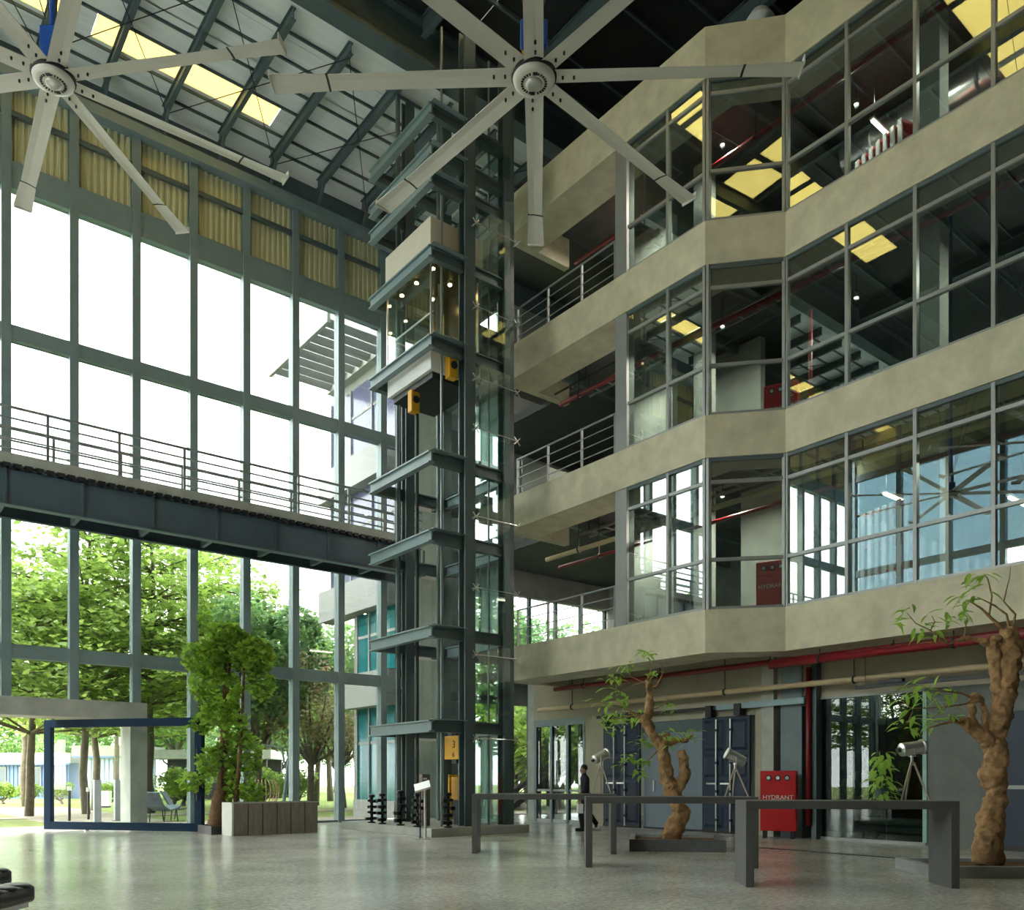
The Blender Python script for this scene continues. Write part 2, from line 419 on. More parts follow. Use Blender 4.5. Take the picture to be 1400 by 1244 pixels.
# ================================================================ OFFICE BUILDING
FL = (5.0, 9.2, 13.4)                    # finished floors
SP = ((4.06, 5.0), (8.28, 9.2), (12.46, 13.4), (16.5, 17.6))
PA, PB, PC = (14.6, 11.6), (15.7, 10.35), (15.7, -5.8)
YF = 18.45
WR = struct('wall_right', 'mottled warm concrete spandrel bands of the office building', 'wall')
T = .22
for z0, z1 in SP:
    MB().prism([(14.6, YF), (14.6, 11.6), (14.6 + T, 11.68), (14.6 + T, YF)], z0, z1).build('spandrel', CONC, WR)
    MB().prism([PA, PB, (PB[0] + T, PB[1] + .09), (PA[0] + T, PA[1] + .09)], z0, z1).build('spandrel', CONC, WR)
    MB().prism([PB, PC, (PC[0] + T, PC[1]), (PB[0] + T, PB[1] + .09)], z0, z1).build('spandrel', CONC, WR)
    MB().box(14.6, YF, z0, 16.9, YF + T, z1).build('spandrel', CONC, WR)
    # soffit strip behind the edge
    MB().prism([(14.6 + T, YF), (14.6 + T, 11.69), (15.7 + T, 10.45), (15.7 + T, -5.8), (16.7, -5.8), (16.7, 10.6), (15.7, 11.7), (15.7, YF)], z0 + .004, z0 + .3).build('edge_beam', CONC, WR)
for i, z in enumerate(FL):
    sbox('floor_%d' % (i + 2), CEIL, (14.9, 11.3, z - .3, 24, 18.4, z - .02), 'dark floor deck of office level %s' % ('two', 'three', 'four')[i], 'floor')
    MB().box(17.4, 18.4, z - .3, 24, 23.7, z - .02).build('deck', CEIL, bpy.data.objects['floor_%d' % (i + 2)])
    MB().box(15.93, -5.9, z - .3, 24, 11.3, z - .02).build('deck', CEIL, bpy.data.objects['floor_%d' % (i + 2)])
sbox('wall_core', CONC2, (23.9, -6, 0, 24.2, 24, 20.6), 'concrete rear wall of the offices', 'wall')
# rear (garden side) wall of the offices, glazed on the lower two levels
WN = struct('wall_back', 'office rear wall with glazed lower levels', 'wall')
for z0, z1 in ((4.0, 5.0), (8.0, 9.3), (9.3, 18.5)): MB().box(18.5, 23.75, z0, 24, 24.0, z1).build('wall_panel', CONC2, WN)
for z0, z1 in ((0, 4.0), (5.0, 8.0)):
    for x in (18.5, 19.8, 21.1, 22.4, 23.7): MB().box(x, 23.8, z0, x + .1, 23.95, z1).build('mullion', TEALD, WN)
    for x in (18.6, 19.9, 21.2, 22.5): MB().box(x, 23.87, z0, x + 1.2, 23.88, z1).build('pane', GLASSW, WN)
# partitions on the upper floors
def partition(name, b, label, m=CONC2): sbox(name, m, b, label, 'wall')
partition('wall_partition', (18.6, 11.9, 5, 18.8, 13.6, 8.9), 'concrete partition behind the level two corner pane')
partition('wall_partition', (18.9, 13.2, 9.2, 19.1, 15.0, 13.0), 'concrete partition behind the level three corner pane')
partition('wall_partition', (17.9, 15.3, 5, 18.1, 17.0, 8.9), 'concrete partition behind the level two balcony')
partition('wall_partition', (18.2, 15.6, 9.2, 18.4, 17.4, 13.1), 'concrete partition behind the level three balcony')
partition('wall_partition', (18.2, 15.6, 13.4, 18.4, 17.4, 17.2), 'concrete partition behind the level four balcony')
for z0, z1 in ((5.0, 8.9), (9.2, 13.1), (13.4, 17.3)):
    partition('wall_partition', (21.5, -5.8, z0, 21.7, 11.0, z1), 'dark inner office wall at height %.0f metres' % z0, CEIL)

# window bands
def band(n, label, pts, z0, z1, trans, post_first=False):
    """pts: plan points of the mullions along the band"""
    W = struct('window_%d' % n, label, 'window')
    for i, p in enumerate(pts):
        w = .07
        if post_first and i == 0: continue
        MB().box(p[0] - .035, p[1] - w / 2, z0, p[0] + .075, p[1] + w / 2, z1).build('mullion', ALU, W)
    for p, q in zip(pts, pts[1:]):
        P, Q = Vector((*p, 0)), Vector((*q, 0)); d = (Q - P).normalized(); nrm = Vector((-d.y, d.x, 0))
        P2, Q2 = P + d * .035, Q - d * .035
        for k, z in enumerate((z0 + .03, *trans, z1 - .035)):
            h = .07 if 0 < k < 3 else (.06 if k == 0 else .08)
            MB().beam(P2 + Vector((.02, 0, z)), Q2 + Vector((.02, 0, z)), .09, h).build('transom', ALU if k < 3 else TEALD, W)
        zs = [z0 + .06, trans[0] - .035, trans[0] + .035, trans[1] - .035, trans[1] + .035, z1 - .075]
        for a, b in zip(zs[::2], zs[1::2]):
            MB().beam(P2 + Vector((.02, 0, (a + b) / 2)), Q2 + Vector((.02, 0, (a + b) / 2)), .01, b - a).build('pane', GLASSB, W)
    return W
nw = 3
LV = ('two', 'three', 'four')
for i in range(3):
    z0, z1 = FL[i], SP[i + 1][0]; tr = (z0 + 1.08, z0 + 2.76)
    xa = 14.66
    wa = band(nw, 'two-bay office window on level %s next to the open balcony' % LV[i], [(xa, 13.96), (xa, 12.69), (xa, 11.66)], z0, z1, tr, True); nw += 1
    MB().box(14.63, 13.96, z0, 14.9, 14.33, z1).build('jamb_post', ALU, wa)
    band(nw, 'angled corner window on level %s between the two facades' % LV[i], [(14.68, 11.58), (15.74, 10.40)], z0, z1, tr); nw += 1
    ys = [10.35 - 1.372 * k for k in range(12)]
    band(nw, 'long ribbon window on level %s of the nearer facade' % LV[i], [(15.76, y) for y in ys], z0, z1, tr); nw += 1
# ================================================================ GARDEN OUTSIDE
rnd = random.Random(7)
LAWN = mat('lawn', (.2, .26, .055), .9, var=.3, scale=1.2, bump=.5, bscale=30)
PATH = mat('paving', (.34, .29, .24), .85, var=.12, scale=1)
CWHT = mat('outdoor_white_wall', (.36, .36, .35), .7, var=.05)
CBLU = mat('container_blue', (.10, .17, .36), .5, var=.1)
CPALE = mat('container_pale_blue', (.38, .46, .58), .5, var=.08)
WGLS = mat('dark_window', (.03, .07, .08), .15, var=.05)
sbox('ground', LAWN, (-90, 24.35, -.4, 90, 140, -.06), 'green lawn of the garden beyond the glass', 'ground')
sbox('path', PATH, (-60, 23.95, -.3, 40, 27.4, -.03), 'pale paved terrace along the glass wall', 'path')
sbox('path', PATH, (-30, 33.0, -.3, 30, 34.6, -.04), 'narrow garden path crossing the lawn', 'path')
sbox('path', PATH, (5.0, 27.3, -.3, 8.5, 46, -.045), 'garden walkway leading off from the terrace', 'path')

def leaf_quad(m, c, size, r, flat=.5):
    n = Vector((r.gauss(0, flat), r.gauss(0, flat), 1)).normalized()
    a = n.cross(Vector((r.uniform(-1, 1), r.uniform(-1, 1), r.uniform(-.3, .3)))).normalized(); b = n.cross(a)
    w, h = size * r.uniform(.6, 1), size * r.uniform(.9, 1.5)
    k = len(m.v)
    m.v += [tuple(c - a * w / 2), tuple(c - b * h / 2 + n * .1 * h), tuple(c + a * w / 2), tuple(c + b * h / 2 + n * .1 * h)]
    m.f.append((k, k + 1, k + 2, k + 3)); m.m.append(0)

def tiered_tree(seed, H, first=.32, spread=.42, nl=5200, size=.26, tiers=8):
    """umbrella tree: upright trunk, whorls of flat branches"""
    r = random.Random(seed); t = MB(); lv = MB()
    pts = []; x = y = 0
    for i in range(9):
        pts.append((x, y, H * .97 * i / 8)); x += r.uniform(-.12, .12); y += r.uniform(-.12, .12)
    t.tube(pts, [.17 * (1 - .085 * i) for i in range(9)], 7)
    segs = []
    for k in range(tiers):
        f = first + (1 - first) * k / (tiers - .4); z = H * f
        rad = H * spread * (1 - .62 * (f - first) / (1 - first)) * r.uniform(.8, 1.1)
        nb = r.randint(5, 7); a0 = r.uniform(0, 6.28)
        for j in range(nb):
            a = a0 + j * 6.283 / nb + r.uniform(-.25, .25); L = rad * r.uniform(.75, 1.1)
            i0 = min(7, int(f / .97 * 8)); bx, by = pts[i0][0], pts[i0][1]
            up = r.uniform(.08, .28)
            p = [Vector((bx, by, z)), Vector((bx + math.cos(a) * L * .5, by + math.sin(a) * L * .5, z + L * up * .7)), Vector((bx + math.cos(a) * L, by + math.sin(a) * L, z + L * up))]
            t.tube(p, [.055, .035, .012], 4, cap=False); segs.append(p)
    for _ in range(nl):
        p = r.choice(segs); u = r.uniform(.25, 1.05) ** .7
        c = p[0].lerp(p[1], u * 2) if u < .5 else p[1].lerp(p[2], u * 2 - 1)
        w = .25 + .55 * u
        leaf_quad(lv, c + Vector((r.gauss(0, w), r.gauss(0, w), r.gauss(.05, .16))), size, r, .45)
    return t, lv

def round_tree(seed, H, rad, nl=6000, size=.28, trunk=.3):
    r = random.Random(seed); t = MB(); lv = MB()
    fork = Vector((r.uniform(-.2, .2), r.uniform(-.2, .2), H * trunk))
    t.tube([(0, 0, 0), fork * .5, fork], [.18, .15, .13], 7)
    cl = []
    for k in range(12):
        a = r.uniform(0, 6.28); rr = rad * r.uniform(.2, .8)
        e = Vector((math.cos(a) * rr, math.sin(a) * rr, H * r.uniform(.5, .9)))
        mid = fork.lerp(e, .5) + Vector((0, 0, -.2))
        t.tube([fork, mid, e], [.08, .05, .015], 5, cap=False); cl.append((e, rad * r.uniform(.28, .5)))
    for _ in range(nl):
        e, q = r.choice(cl); d = Vector((r.gauss(0, 1), r.gauss(0, 1), r.gauss(0, .7))).normalized() * q * r.uniform(.5, 1) ** .5
        leaf_quad(lv, e + d, size, r, .8)
    return t, lv

protos = {}
for key, fn, args, lm in (('tierA', tiered_tree, (1, 12.5), LEAFO), ('tierB', tiered_tree, (2, 11.5, .38, .46, 5000, .26, 7), LEAFO),
                          ('tierC', tiered_tree, (3, 8.5, .36, .5, 5000, .24, 6), LEAFO),
                          ('roundA', round_tree, (4, 9.5, 3.4), LEAFO2), ('roundB', round_tree, (5, 7.0, 3.0, 5000, .24), LEAFO2),
                          ('pale', round_tree, (6, 6.5, 2.4, 2600, .16, .3), LEAFP), ('shrub', round_tree, (8, 2.2, 1.6, 2600, .18, .15), LEAFO)):
    t, lv = fn(*args)
    protos[key] = (t.mesh('trunk', BARK3, True), lv.mesh('crown', lm))
def garden_tree(key, lat, dep, rz, s, label, name='garden_tree', group='trees in the garden'):
    X, Y = cw(lat, dep)
    o = thing(name, label, 'tree' if name != 'garden_shrub' else 'shrub', (X, Y, -.06), rz, group)
    link('trunk', protos[key][0], o, scale=s); link('crown', protos[key][1], o, scale=s)
spots = [
    ('tierA', 118, 33, .3, 1.0, 'tall tiered tree with forked trunk seen through the second full bay'),
    ('tierB', 207, 34, 1.2, 1.0, 'slender tiered tree seen through the third full bay of the glass wall'),
    ('tierC', 40, 31, 2.2, 1.0, 'low bright tiered tree over the entrance opening'),
    ('tierC', 130, 37, 4.0, 1.05, 'low tiered tree framed by the open blue door'),
    ('tierB', 35, 42, 3.1, 1.05, 'tall leafy tree behind the first bay of the glass wall'),
    ('tierA', 268, 39, 2.0, .95, 'tiered tree behind the indoor planted tree'),
    ('tierB', 330, 36, 5.1, .85, 'tiered tree seen just beyond the indoor planted tree'),
    ('roundA', 352, 34, .5, .9, 'dense cool green tree past the concrete planter'),
    ('roundA', 432, 44, 2.5, 1.0, 'round green tree in front of the white building'),
    ('roundB', 452, 52, 1.0, 1.2, 'round tree low beside the white building slab'),
    ('pale', 425, 35, .2, 1.0, 'pale yellowish tree with thin foliage near the planter end'),
    ('pale', 470, 40, 1.9, .95, 'small pale blossoming tree by the turquoise windows'),
    ('tierA', 160, 52, 5.5, 1.05, 'distant tiered tree behind the portal post'),
    ('tierA', 70, 56, 1.7, 1.15, 'distant tall tree above the container cabin'),
    ('tierB', 300, 55, 4.4, 1.1, 'distant leafy tree far across the lawn'),
    ('tierA', -30, 48, 4.4, 1.05, 'tall tree at the edge of the container cabin'),
    ('roundA', 240, 66, 3.3, 1.1, 'distant round tree across the lawn'),
    ('roundA', 360, 62, 1.3, 1.1, 'distant cool green tree behind the pale tree'),
    ('tierC', 190, 45, .9, 1.1, 'low tiered tree beside the concrete jamb'),
    ('roundB', 400, 64, 2.9, 1.2, 'distant small round tree beyond the planter'),
]
for key, px, dep, rz, s, lb in spots:
    garden_tree(key, (px - 700) / 1149 * dep, dep, rz, s, lb)
for i, px in enumerate((5, 45, 85, 150, 235, 250, 330, 365, 410)):
    dep = 46 if i < 3 else 43
    garden_tree('shrub', (px - 700) / 1149 * dep, dep, i, .5 if i < 4 else .8, ('clipped low shrub in front of the container cabin', 'low shrub beneath the cabin window', 'rounded shrub at the cabin corner', 'small shrub behind the blue door', 'leafy shrub right of the concrete jamb', 'bushy shrub seen through the door glass edge', 'shrub beyond the indoor tree trunk', 'shrub past the middle of the planter', 'shrub at the end of the planter bench')[i], 'garden_shrub', 'garden shrubs')

for i in range(16):
    px = -10 + i * 36; dep = 74 + (i * 37 % 11)
    garden_tree('roundB' if i % 2 else 'roundA', (px - 700) / 1149 * dep, dep, i * 1.3, 1.0, 'hazy background tree along the far garden edge', group='far garden trees')
for i in range(7):
    o = thing('garden_tree', 'tree on the lawn beyond the unseen end of the glass wall', 'tree', (-12 + i * 2.3, 29 + (i * 5 % 7), -.06), i * .9, 'trees beyond the glass wall end')
    k_ = ('tierC', 'roundB', 'tierB')[i % 3]; link('trunk', protos[k_][0], o); link('crown', protos[k_][1], o)
for i in range(8):
    o = thing('garden_tree', 'tree outside the side wall of the hall', 'tree', (-15.5 - (i % 3) * 1.6, 6 + i * 2.9, -.06), i * 1.1, 'trees outside the side wall')
    k_ = ('roundA', 'tierC', 'roundB')[i % 3]; link('trunk', protos[k_][0], o); link('crown', protos[k_][1], o)
# container cabin across the lawn
ang = R(-YAW)
def cabin(name, label, lat, dep, L, D, H, wallm, roofm):
    X, Y = cw(lat, dep)
    c = thing(name, label, 'building', (X, Y, -.06), ang)
    m = MB(); n = int(L / .28)
    for k in range(n):
        m.box(k * L / n, 0, .2, (k + .5) * L / n, .05, H)
    m.box(0, .05, 0, L, D, H).build('wall', wallm, c)
    piece('roof', roofm, (-.5, -.7, H, L + .5, D + .3, H + .7), c)
    piece('eaves_trim', CBLU, (-.45, -.72, H - .12, L + .45, -.6, H), c)
    return c
c1 = cabin('container_cabin', 'blue container cabin with white roof across the lawn', -47, 58, 16.4, 4, 2.45, CBLU, CWHT)
for k in range(6):
    w = piece('window', CWHT, (1 + k * 2.4, -.05, .8, 2.5 + k * 2.4, 0.04, 2.2), c1)
    piece('pane', WGLS, (1.08 + k * 2.4, -.07, .88, 2.42 + k * 2.4, -.04, 2.12), w)
c2 = cabin('container_cabin', 'pale blue container with white louvres behind the tree trunks', -29.0, 57, 3.6, 3, 2.9, CPALE, CWHT)
c3 = thing('open_shelter', 'dark open shelter under a pale flat roof', 'building', (*cw(-24.2, 56), -.06), ang)
piece('wall', DARK, (0, 3, 0, 8, 3.2, 2.7), c3); piece('roof', CWHT, (-.3, -.6, 2.7, 8.3, 3.3, 3.3), c3)
for x in (0.1, 4, 7.8): piece('post', DARK, (x, -.2, 0, x + .12, -.08, 2.7), c3)
# bollard lights and grey posts by the walkway
for i, (px, dep, h, lb) in enumerate(((95, 27.5, 1.0, 'slim garden light beside the walkway, framed by the blue door'), (121, 28.5, .95, 'second slim garden light near the grey posts'))):
    b = thing('garden_light', lb, 'lamp', (*cw((px - 700) / 1149 * dep, dep), -.05), 0, 'garden lights')
    MB().tube([(0, 0, 0), (0, 0, h)], .045, 8).build('post', DARK, b); MB().tube([(0, 0, h), (0, 0, h + .14)], .07, 10).build('lamp_head', WHITE, b)
for i, (px, dep) in enumerate(((133, 26.5), (161, 27.5))):
    b = thing('grey_post', ('square grey post in the walkway', 'square grey post close to the concrete jamb')[i], 'post', (*cw((px - 700) / 1149 * dep, dep), -.05))
    piece('shaft', mat('grey_post_paint', (.25, .28, .31), .5), (-.1, -.1, 0, .1, .1, 1.35), b); piece('base_plate', DARK, (-.16, -.16, 0, .16, .16, .03), b)
bx = thing('utility_box', 'white utility cabinet standing on the lawn', 'cabinet', (*cw((144 - 700) / 1149 * 40, 40), -.05), ang)
piece('body', WHITE, (-.24, -.15, .1, .24, .15, .8), bx); piece('plinth', DARK, (-.2, -.13, 0, .2, .13, .1), bx)
# lounge chairs and hanging egg chair on the terrace
CH = mat('chair_grey_weave', (.16, .20, .24), .7)
for i, (px, dep, rz) in enumerate(((222, 27, .6), (247, 28, -.5))):
    c = thing('garden_chair', ('low slung grey garden chair behind the door glass', 'grey garden chair beside the glass wall post')[i], 'chair', (*cw((px - 700) / 1149 * dep, dep), -.04), rz, 'garden chairs')
    m = MB(); 
    for k in range(7):
        pass
    prof = [(-.55, .95), (-.3, .5), (0, .36), (.35, .42), (.55, .5)]
    for s in range(len(prof) - 1):
        (x0, z0), (x1, z1) = prof[s], prof[s + 1]
        m.beam((x0, 0, z0), (x1, 0, z1), .62, .05)
    m.build('seat', CH, c)
    for sx, sy in ((-.25, -.28), (-.25, .28), (.4, -.28), (.4, .28)): MB().tube([(sx, sy, 0), (sx * .8, sy, .42)], .018, 6).build('leg', DARK, c)
eg = thing('hanging_chair', 'round woven hanging chair on a slanted metal stand', 'chair', (*cw((358 - 700) / 1149 * 27.5, 27.5), -.04), .4)
m = MB()
for k in range(12):
    a = math.pi * k / 12
    pts = [(math.cos(t) * .55 * math.sin(a) if False else .55 * math.cos(t) * math.cos(a), .55 * math.cos(t) * math.sin(a), .95 + .55 * math.sin(t)) for t in [R(-90 + 15 * j) for j in range(10)]]
    m.tube(pts, .014, 4); m.tube([(-p[0], -p[1], p[2]) for p in pts], .014, 4)
m.build('basket', mat('rattan', (.5, .34, .2), .7), eg)
MB().tube([(.9, 0, 0), (1.2, 0, 1.4), (.9, 0, 2.4), (0, 0, 2.5)], .03, 6).build('stand', TEAL, eg); MB().tube([(.4, .5, .02), (.9, 0, .02), (.4, -.5, .02)], .03, 6).build('base', TEAL, eg)
MB().tube([(0, 0, 2.5), (0, 0, 1.5)], .01, 5).build('chain', DARK, eg)
# slanted tubes seen beyond the planter and behind the second bay
for i, (px, d0, z0, px2, z2) in enumerate(((385, 27, .0, 400, 2.9),)):
    X0, Y0 = cw((px - 700) / 1149 * d0, d0); X1, Y1 = cw((px2 - 700) / 1149 * d0, d0)
    tag(MB().tube([(X0, Y0, z0), (X1, Y1, z2)], .06, 8).build('prop_pole', TEAL), 'slanted pole leaning beside the hanging chair', 'pole')

# neighbouring white wing of the building with turquoise windows
NB = thing('neighbour_wing', 'white building wing with turquoise windows beyond the glass wall', 'building', (14.2, 24.5, -.06))
piece('wall', CWHT, (.5, 0, 0, 3.0, 2.9, 17.4), NB); piece('tower_wall', CWHT, (1.5, 2.9, 0, 3.0, 5.1, 8.0), NB); piece('upper_wall', CWHT, (.5, 2.9, 8.0, 3.0, 5.1, 17.4), NB)
for z0, z1, ye in ((3.9, 5.1, 3.0), (7.3, 8.45, 5.1), (11.8, 12.9, 5.1)):
    piece('spandrel', CWHT, (0, 0, z0, .6, ye, z1), NB)
piece('plinth', CWHT, (.3, 0, 0, .6, 2.9, .65), NB)
for z0, z1, mm in ((.65, 3.9, TURQ), (5.1, 7.3, TURQ), (8.45, 11.8, LILAC), (12.9, 15.6, LILAC)):
    ye = 2.95 if z0 < 8 else 5.0
    ys = [.15 + (ye - .3) * k / 3 for k in range(4)]
    for y0, y1 in zip(ys, ys[1:]):
        zm = z0 + .62 * (z1 - z0)
        w = piece('window', CWHT, (.42, y0, zm - .05, .47, y1, zm + .05), NB)
        piece('pane', mm, (.44, y0 + .03, z0, .45, y1 - .03, zm - .05), w); piece('pane', mm, (.44, y0 + .03, zm + .05, .45, y1 - .03, z1), w)
        piece('frame', CWHT, (.38, y1 - .04, z0, .48, y1 + .04, z1), w)
CN = thing('louvre_canopy', 'projecting roof canopy of pale louvre blades on the neighbouring wing', 'canopy', (12.1, 24.6, 15.9))
piece('fascia', CWHT, (0, 0, 0, .12, 4.7, .3), CN); piece('fascia', CWHT, (2.3, 0, 0, 2.6, 4.7, .3), CN)
for k in range(8): MB().beam((.1, .3 + k * .58, .15), (2.35, .3 + k * .58, .15), .30, .05, (0, .5, .85)).build('louvre', CWHT, CN)
# outside stair seen through the ground floor doors
ST = thing('outside_stair', 'dark metal stair with slanted railings behind the glass doors', 'stair', (19.0, 24.4, -.05))
for k in range(12): piece('tread', DARK, (.3 + k * .28, .1, .15 + k * .17, .62 + k * .28, 1.2, .19 + k * .17), ST)
for y in (.1, 1.2):
    MB().beam((.2, y, .1), (3.7, y, 2.15), .04, .2).build('stringer', DARK, ST)
    for h in (.35, .6, .85, 1.1): MB().tube([(.2, y, .1 + h), (3.7, y, 2.15 + h)], .02, 6).build('rail', DARK, ST)
for i, (x, y) in enumerate(((21.0, 29.6), (23.8, 29.2), (26.2, 29.4), (28.8, 29.6), (31.2, 30.0), (21.4, 33.5))):
    garden_sh = thing('garden_shrub', ('big bush outside beside the stair foot', 'second big bush behind the outside stair', 'third big bush behind the outside stair', 'big bush past the stair top', 'bush at the far corner outside', 'bush behind the first one outside the doors')[i], 'shrub', (x, y, -.06), i, 'garden shrubs')
    link('trunk', protos['shrub'][0], garden_sh, scale=2.0); link('crown', protos['shrub'][1], garden_sh, scale=2.0)
for i, (x, y) in enumerate(((21.5, 33), (25, 34), (29, 35))):
    o = thing('garden_tree', ('tall tree outside seen through the level two balcony', 'second tall tree outside the level two balcony', 'third tall tree outside the level two balcony')[i], 'tree', (x, y, -.06), i * 2., 'trees in the garden')
    link('trunk', protos['roundA'][0], o, scale=1.05); link('crown', protos['roundA'][1], o, scale=1.05)
for a in ((20.8, 30.5, 0.0), (24.4, 29.5, 1.0), (28.0, 29.0, 2.0)):
    o = thing('garden_tree', ('leafy tree outside behind the ground floor doors', 'tree outside the level two rear windows', 'tree beyond the outside stair')[int(a[2])], 'tree', (a[0], a[1] + 3, -.06), a[2], 'trees in the garden')
    link('trunk', protos['roundB'][0], o, scale=1.1); link('crown', protos['roundB'][1], o, scale=1.1)
# ================================================================ FOOTBRIDGE
BR = thing('footbridge', 'steel footbridge with concrete deck and pipe railings along the glass wall', 'bridge', (0, 0, 0))
BX0, BX1, BY0, BY1 = -11, 14.0, 22.0, 23.3
for y in (BY0, BY1):
    MB().ibeam((BX0, y + (.08 if y == BY0 else -.08), 8.0), (BX1, y + (.08 if y == BY0 else -.08), 8.0), .16, .86, .03).build('girder', SLATE if y == BY0 else SLATE, BR)
MB().box(BX0, BY0 - .06, 8.47, BX1, BY1 + .06, 8.72).build('deck', CONC2, BR)
m = MB()
for k in range(int((BX1 - BX0) / .22)):
    x = BX0 + k * .22
    m.add([(x, BY0 - .075, 8.39), (x + .11, BY0 - .075, 8.39), (x + .14, BY0 - .075, 8.49), (x - .03, BY0 - .075, 8.49), (x, BY1, 8.39), (x + .11, BY1, 8.39), (x + .14, BY1, 8.49), (x - .03, BY1, 8.49)],
          [(0,1,2,3), (7,6,5,4), (0,4,5,1), (1,5,6,2), (3,2,6,7), (0,3,7,4)])
o = m.build('deck_corrugation', DARK, BR); o['kind'] = 'stuff'
for k in range(16):
    x = -9.9 + k * 1.6
    MB().beam((x, BY0 + .1, 7.72), (x, BY1 - .1, 7.72), .1, .16).build('cross_beam', TEAL, BR)
    MB().box(x - .02, BY0 + .01, 7.6, x + .02, BY0 + .08, 8.4).build('stiffener', SLATE, BR)
MB().box(BX0, BY0, 7.55, BX1, BY0 + .2, 7.585).build('flange', TEAL, BR)
for side, y in (('near', BY0), ('far', BY1)):
    rl = MB().tube([(BX0, y, 9.78), (BX1, y, 9.78)], .034, 7).build('railing', RAILM, BR)
    for z in (9.53, 9.28, 9.02): MB().tube([(BX0, y, z), (BX1, y, z)], .024, 6).build('rail', RAILM, rl)
    for k in range(16):
        x = -10.2 + k * 1.55 + (.35 if side == 'far' else 0)
        MB().box(x - .03, y - .03, 8.72, x + .03, y + .03, 9.78).build('post', RAILM, rl)

# ================================================================ LIFT TOWER
PLT = tag(MB().box(10.5, 16.1, 0, 13.4, 20.5, .2).build('lift_plinth', CONC2, None, bevel=.01), 'low grey concrete plinth under the lift tower', 'plinth')
LT = thing('lift_tower', 'open steel lift shaft of teal posts and cantilevered frames', 'lift shaft', (0, 0, .2))
XL, XC, XR, YFt, YBk = 10.72, 11.78, 12.97, 16.5, 19.2
HT = 19.3
def post(x, y, w=.3, h=.28):
    m = MB(); m.ibeam((x, y, 0), (x, y, HT - .2), w, h, .035); return m.build('column', TEALD, LT)
for x in (XC, XR): post(x, YFt); post(x, YBk, .26, .24)
ZB = (2.72, 4.92, 7.14, 8.98, 11.67, 13.75, 15.45, 16.1, 17.06)
def bm(p, q, mm=TEAL): MB().ibeam((p[0], p[1], p[2] - .2), (q[0], q[1], q[2] - .2), .16, .28, .035).build('beam', mm, LT)
for z in ZB:
    zc = z - .15
    bm((XL, YFt - .08, zc), (XL, YBk + .08, zc))
    for y in (YFt, YBk):
        bm((XL + .08, y, zc), (XC - .15, y, zc), TEALD); bm((XC + .15, y, zc), (XR - .15, y, zc), TEALD)
    bm((XR, YFt + .14, zc), (XR, YBk - .12, zc))
    MB().box(XL - .02, YFt - .2, z - .2 - .0, XC - .1, YFt - .06, z - .185).build('cover_strip', TEAL, LT)
# guide rails, hoist cable, glass and its spider fittings
for x, y, r_, mm in ((11.15, 16.66, .022, RAILM), (11.35, 19.0, .045, TEALD), (12.6, 16.72, .02, RAILM), (12.6, 19.0, .03, TEAL)):
    MB().box(x - r_, y - r_, 0, x + r_, y + r_, 19).build('guide_rail', mm, LT)
MB().tube([(11.25, 17.9, 0), (11.25, 17.9, 10.4)], .045, 8).build('hoist_cable', DARK, LT)
MB().tube([(11.05, 18.4, 0), (11.05, 18.4, 10.6)], .02, 6).build('hoist_cable', DARK, LT)
for a, b in zip((0,) + ZB[:-1], ZB):
    a2 = a - .15 if a else .02; b2 = b - .55
    if b2 - a2 < .5: continue
    for p, q in (((XC + .2, YFt - .2), (XR - .02, YFt - .2)), ((XR + .12, YFt), (XR + .12, YBk)), ((XC + .2, YBk + .2), (XR, YBk + .2))):
        MB().beam((p[0], p[1], (a2 + b2) / 2), (q[0], q[1], (a2 + b2) / 2), .012, b2 - a2).build('glass_panel', GLASSL, LT)
for z in (2.3, 4.3, 5.9, 7.6, 9.7, 10.9, 12.6, 14.6):
    for x in (XC + .05, XR + .12):
        m = MB(); m.tube([(x, YFt - .15, z - .2), (x, YFt - .32, z - .2)], .02, 6)
        for dx, dz in ((-.09, .09), (.09, .09), (-.09, -.09), (.09, -.09)): m.tube([(x, YFt - .3, z - .2), (x + dx, YFt - .3, z - .2 + dz)], .014, 5)
        m.build('spider_fitting', STEEL, LT)
    MB().tube([(XC, YFt - .32, z - .2), (XR + .1, YFt - .32, z - .2)], .012, 6).build('stay_rod', STEEL, LT)
# landing doors on the building side
for zf in (0, 4.8, 9.0, 13.2):
    d = MB().box(XR + .2, 17.1, zf, XR + .28, 18.6, zf + 2.3).build('landing_door', STEEL, LT)
    MB().box(XR + .16, 17.84, zf + .02, XR + .2, 17.86, zf + 2.25).build('door_joint', DARK, d)
    MB().box(XR + .15, 16.95, zf + 2.3, XR + .35, 18.75, zf + 2.55).build('door_header', TEAL, LT)
for zf in (4.8, 9.0, 13.2): MB().box(XR + .2, 18.7, zf - .25, 17.3, 20.2, zf).build('landing', CEIL, LT)

# lift car standing at the top
CAR = thing('lift_car', 'glass lift car with warm ceiling spots at the top of the shaft', 'lift car', (0, 0, 10.95))
cx0, cx1, cy0, cy1 = 10.96, 12.42, 16.82, 18.86
BRZ = mat('bronze_panel', (.22, .16, .09), .25, .8, var=.2, scale=4)
CREAM = mat('cream_panel', (.62, .57, .47), .6, var=.05)
piece('floor_box', WHITE, (cx0, cy0, .15, cx1, cy1, .68), CAR, .01)
piece('underframe', DARK, (cx0 + .1, cy0 + .1, 0, cx1 - .1, cy1 - .1, .15), CAR)
piece('back_wall', BRZ, (cx1 - .06, cy0, .68, cx1, cy1, 2.8), CAR); 
for p, q in (((cx0, cy0), (cx0, cy1)), ((cx0, cy0), (cx1 - .06, cy0)), ((cx0, cy1), (cx1 - .06, cy1))):
    MB().beam((p[0], p[1], 1.74), (q[0], q[1], 1.74), .015, 2.1).build('glass_panel', GLASSL, CAR)
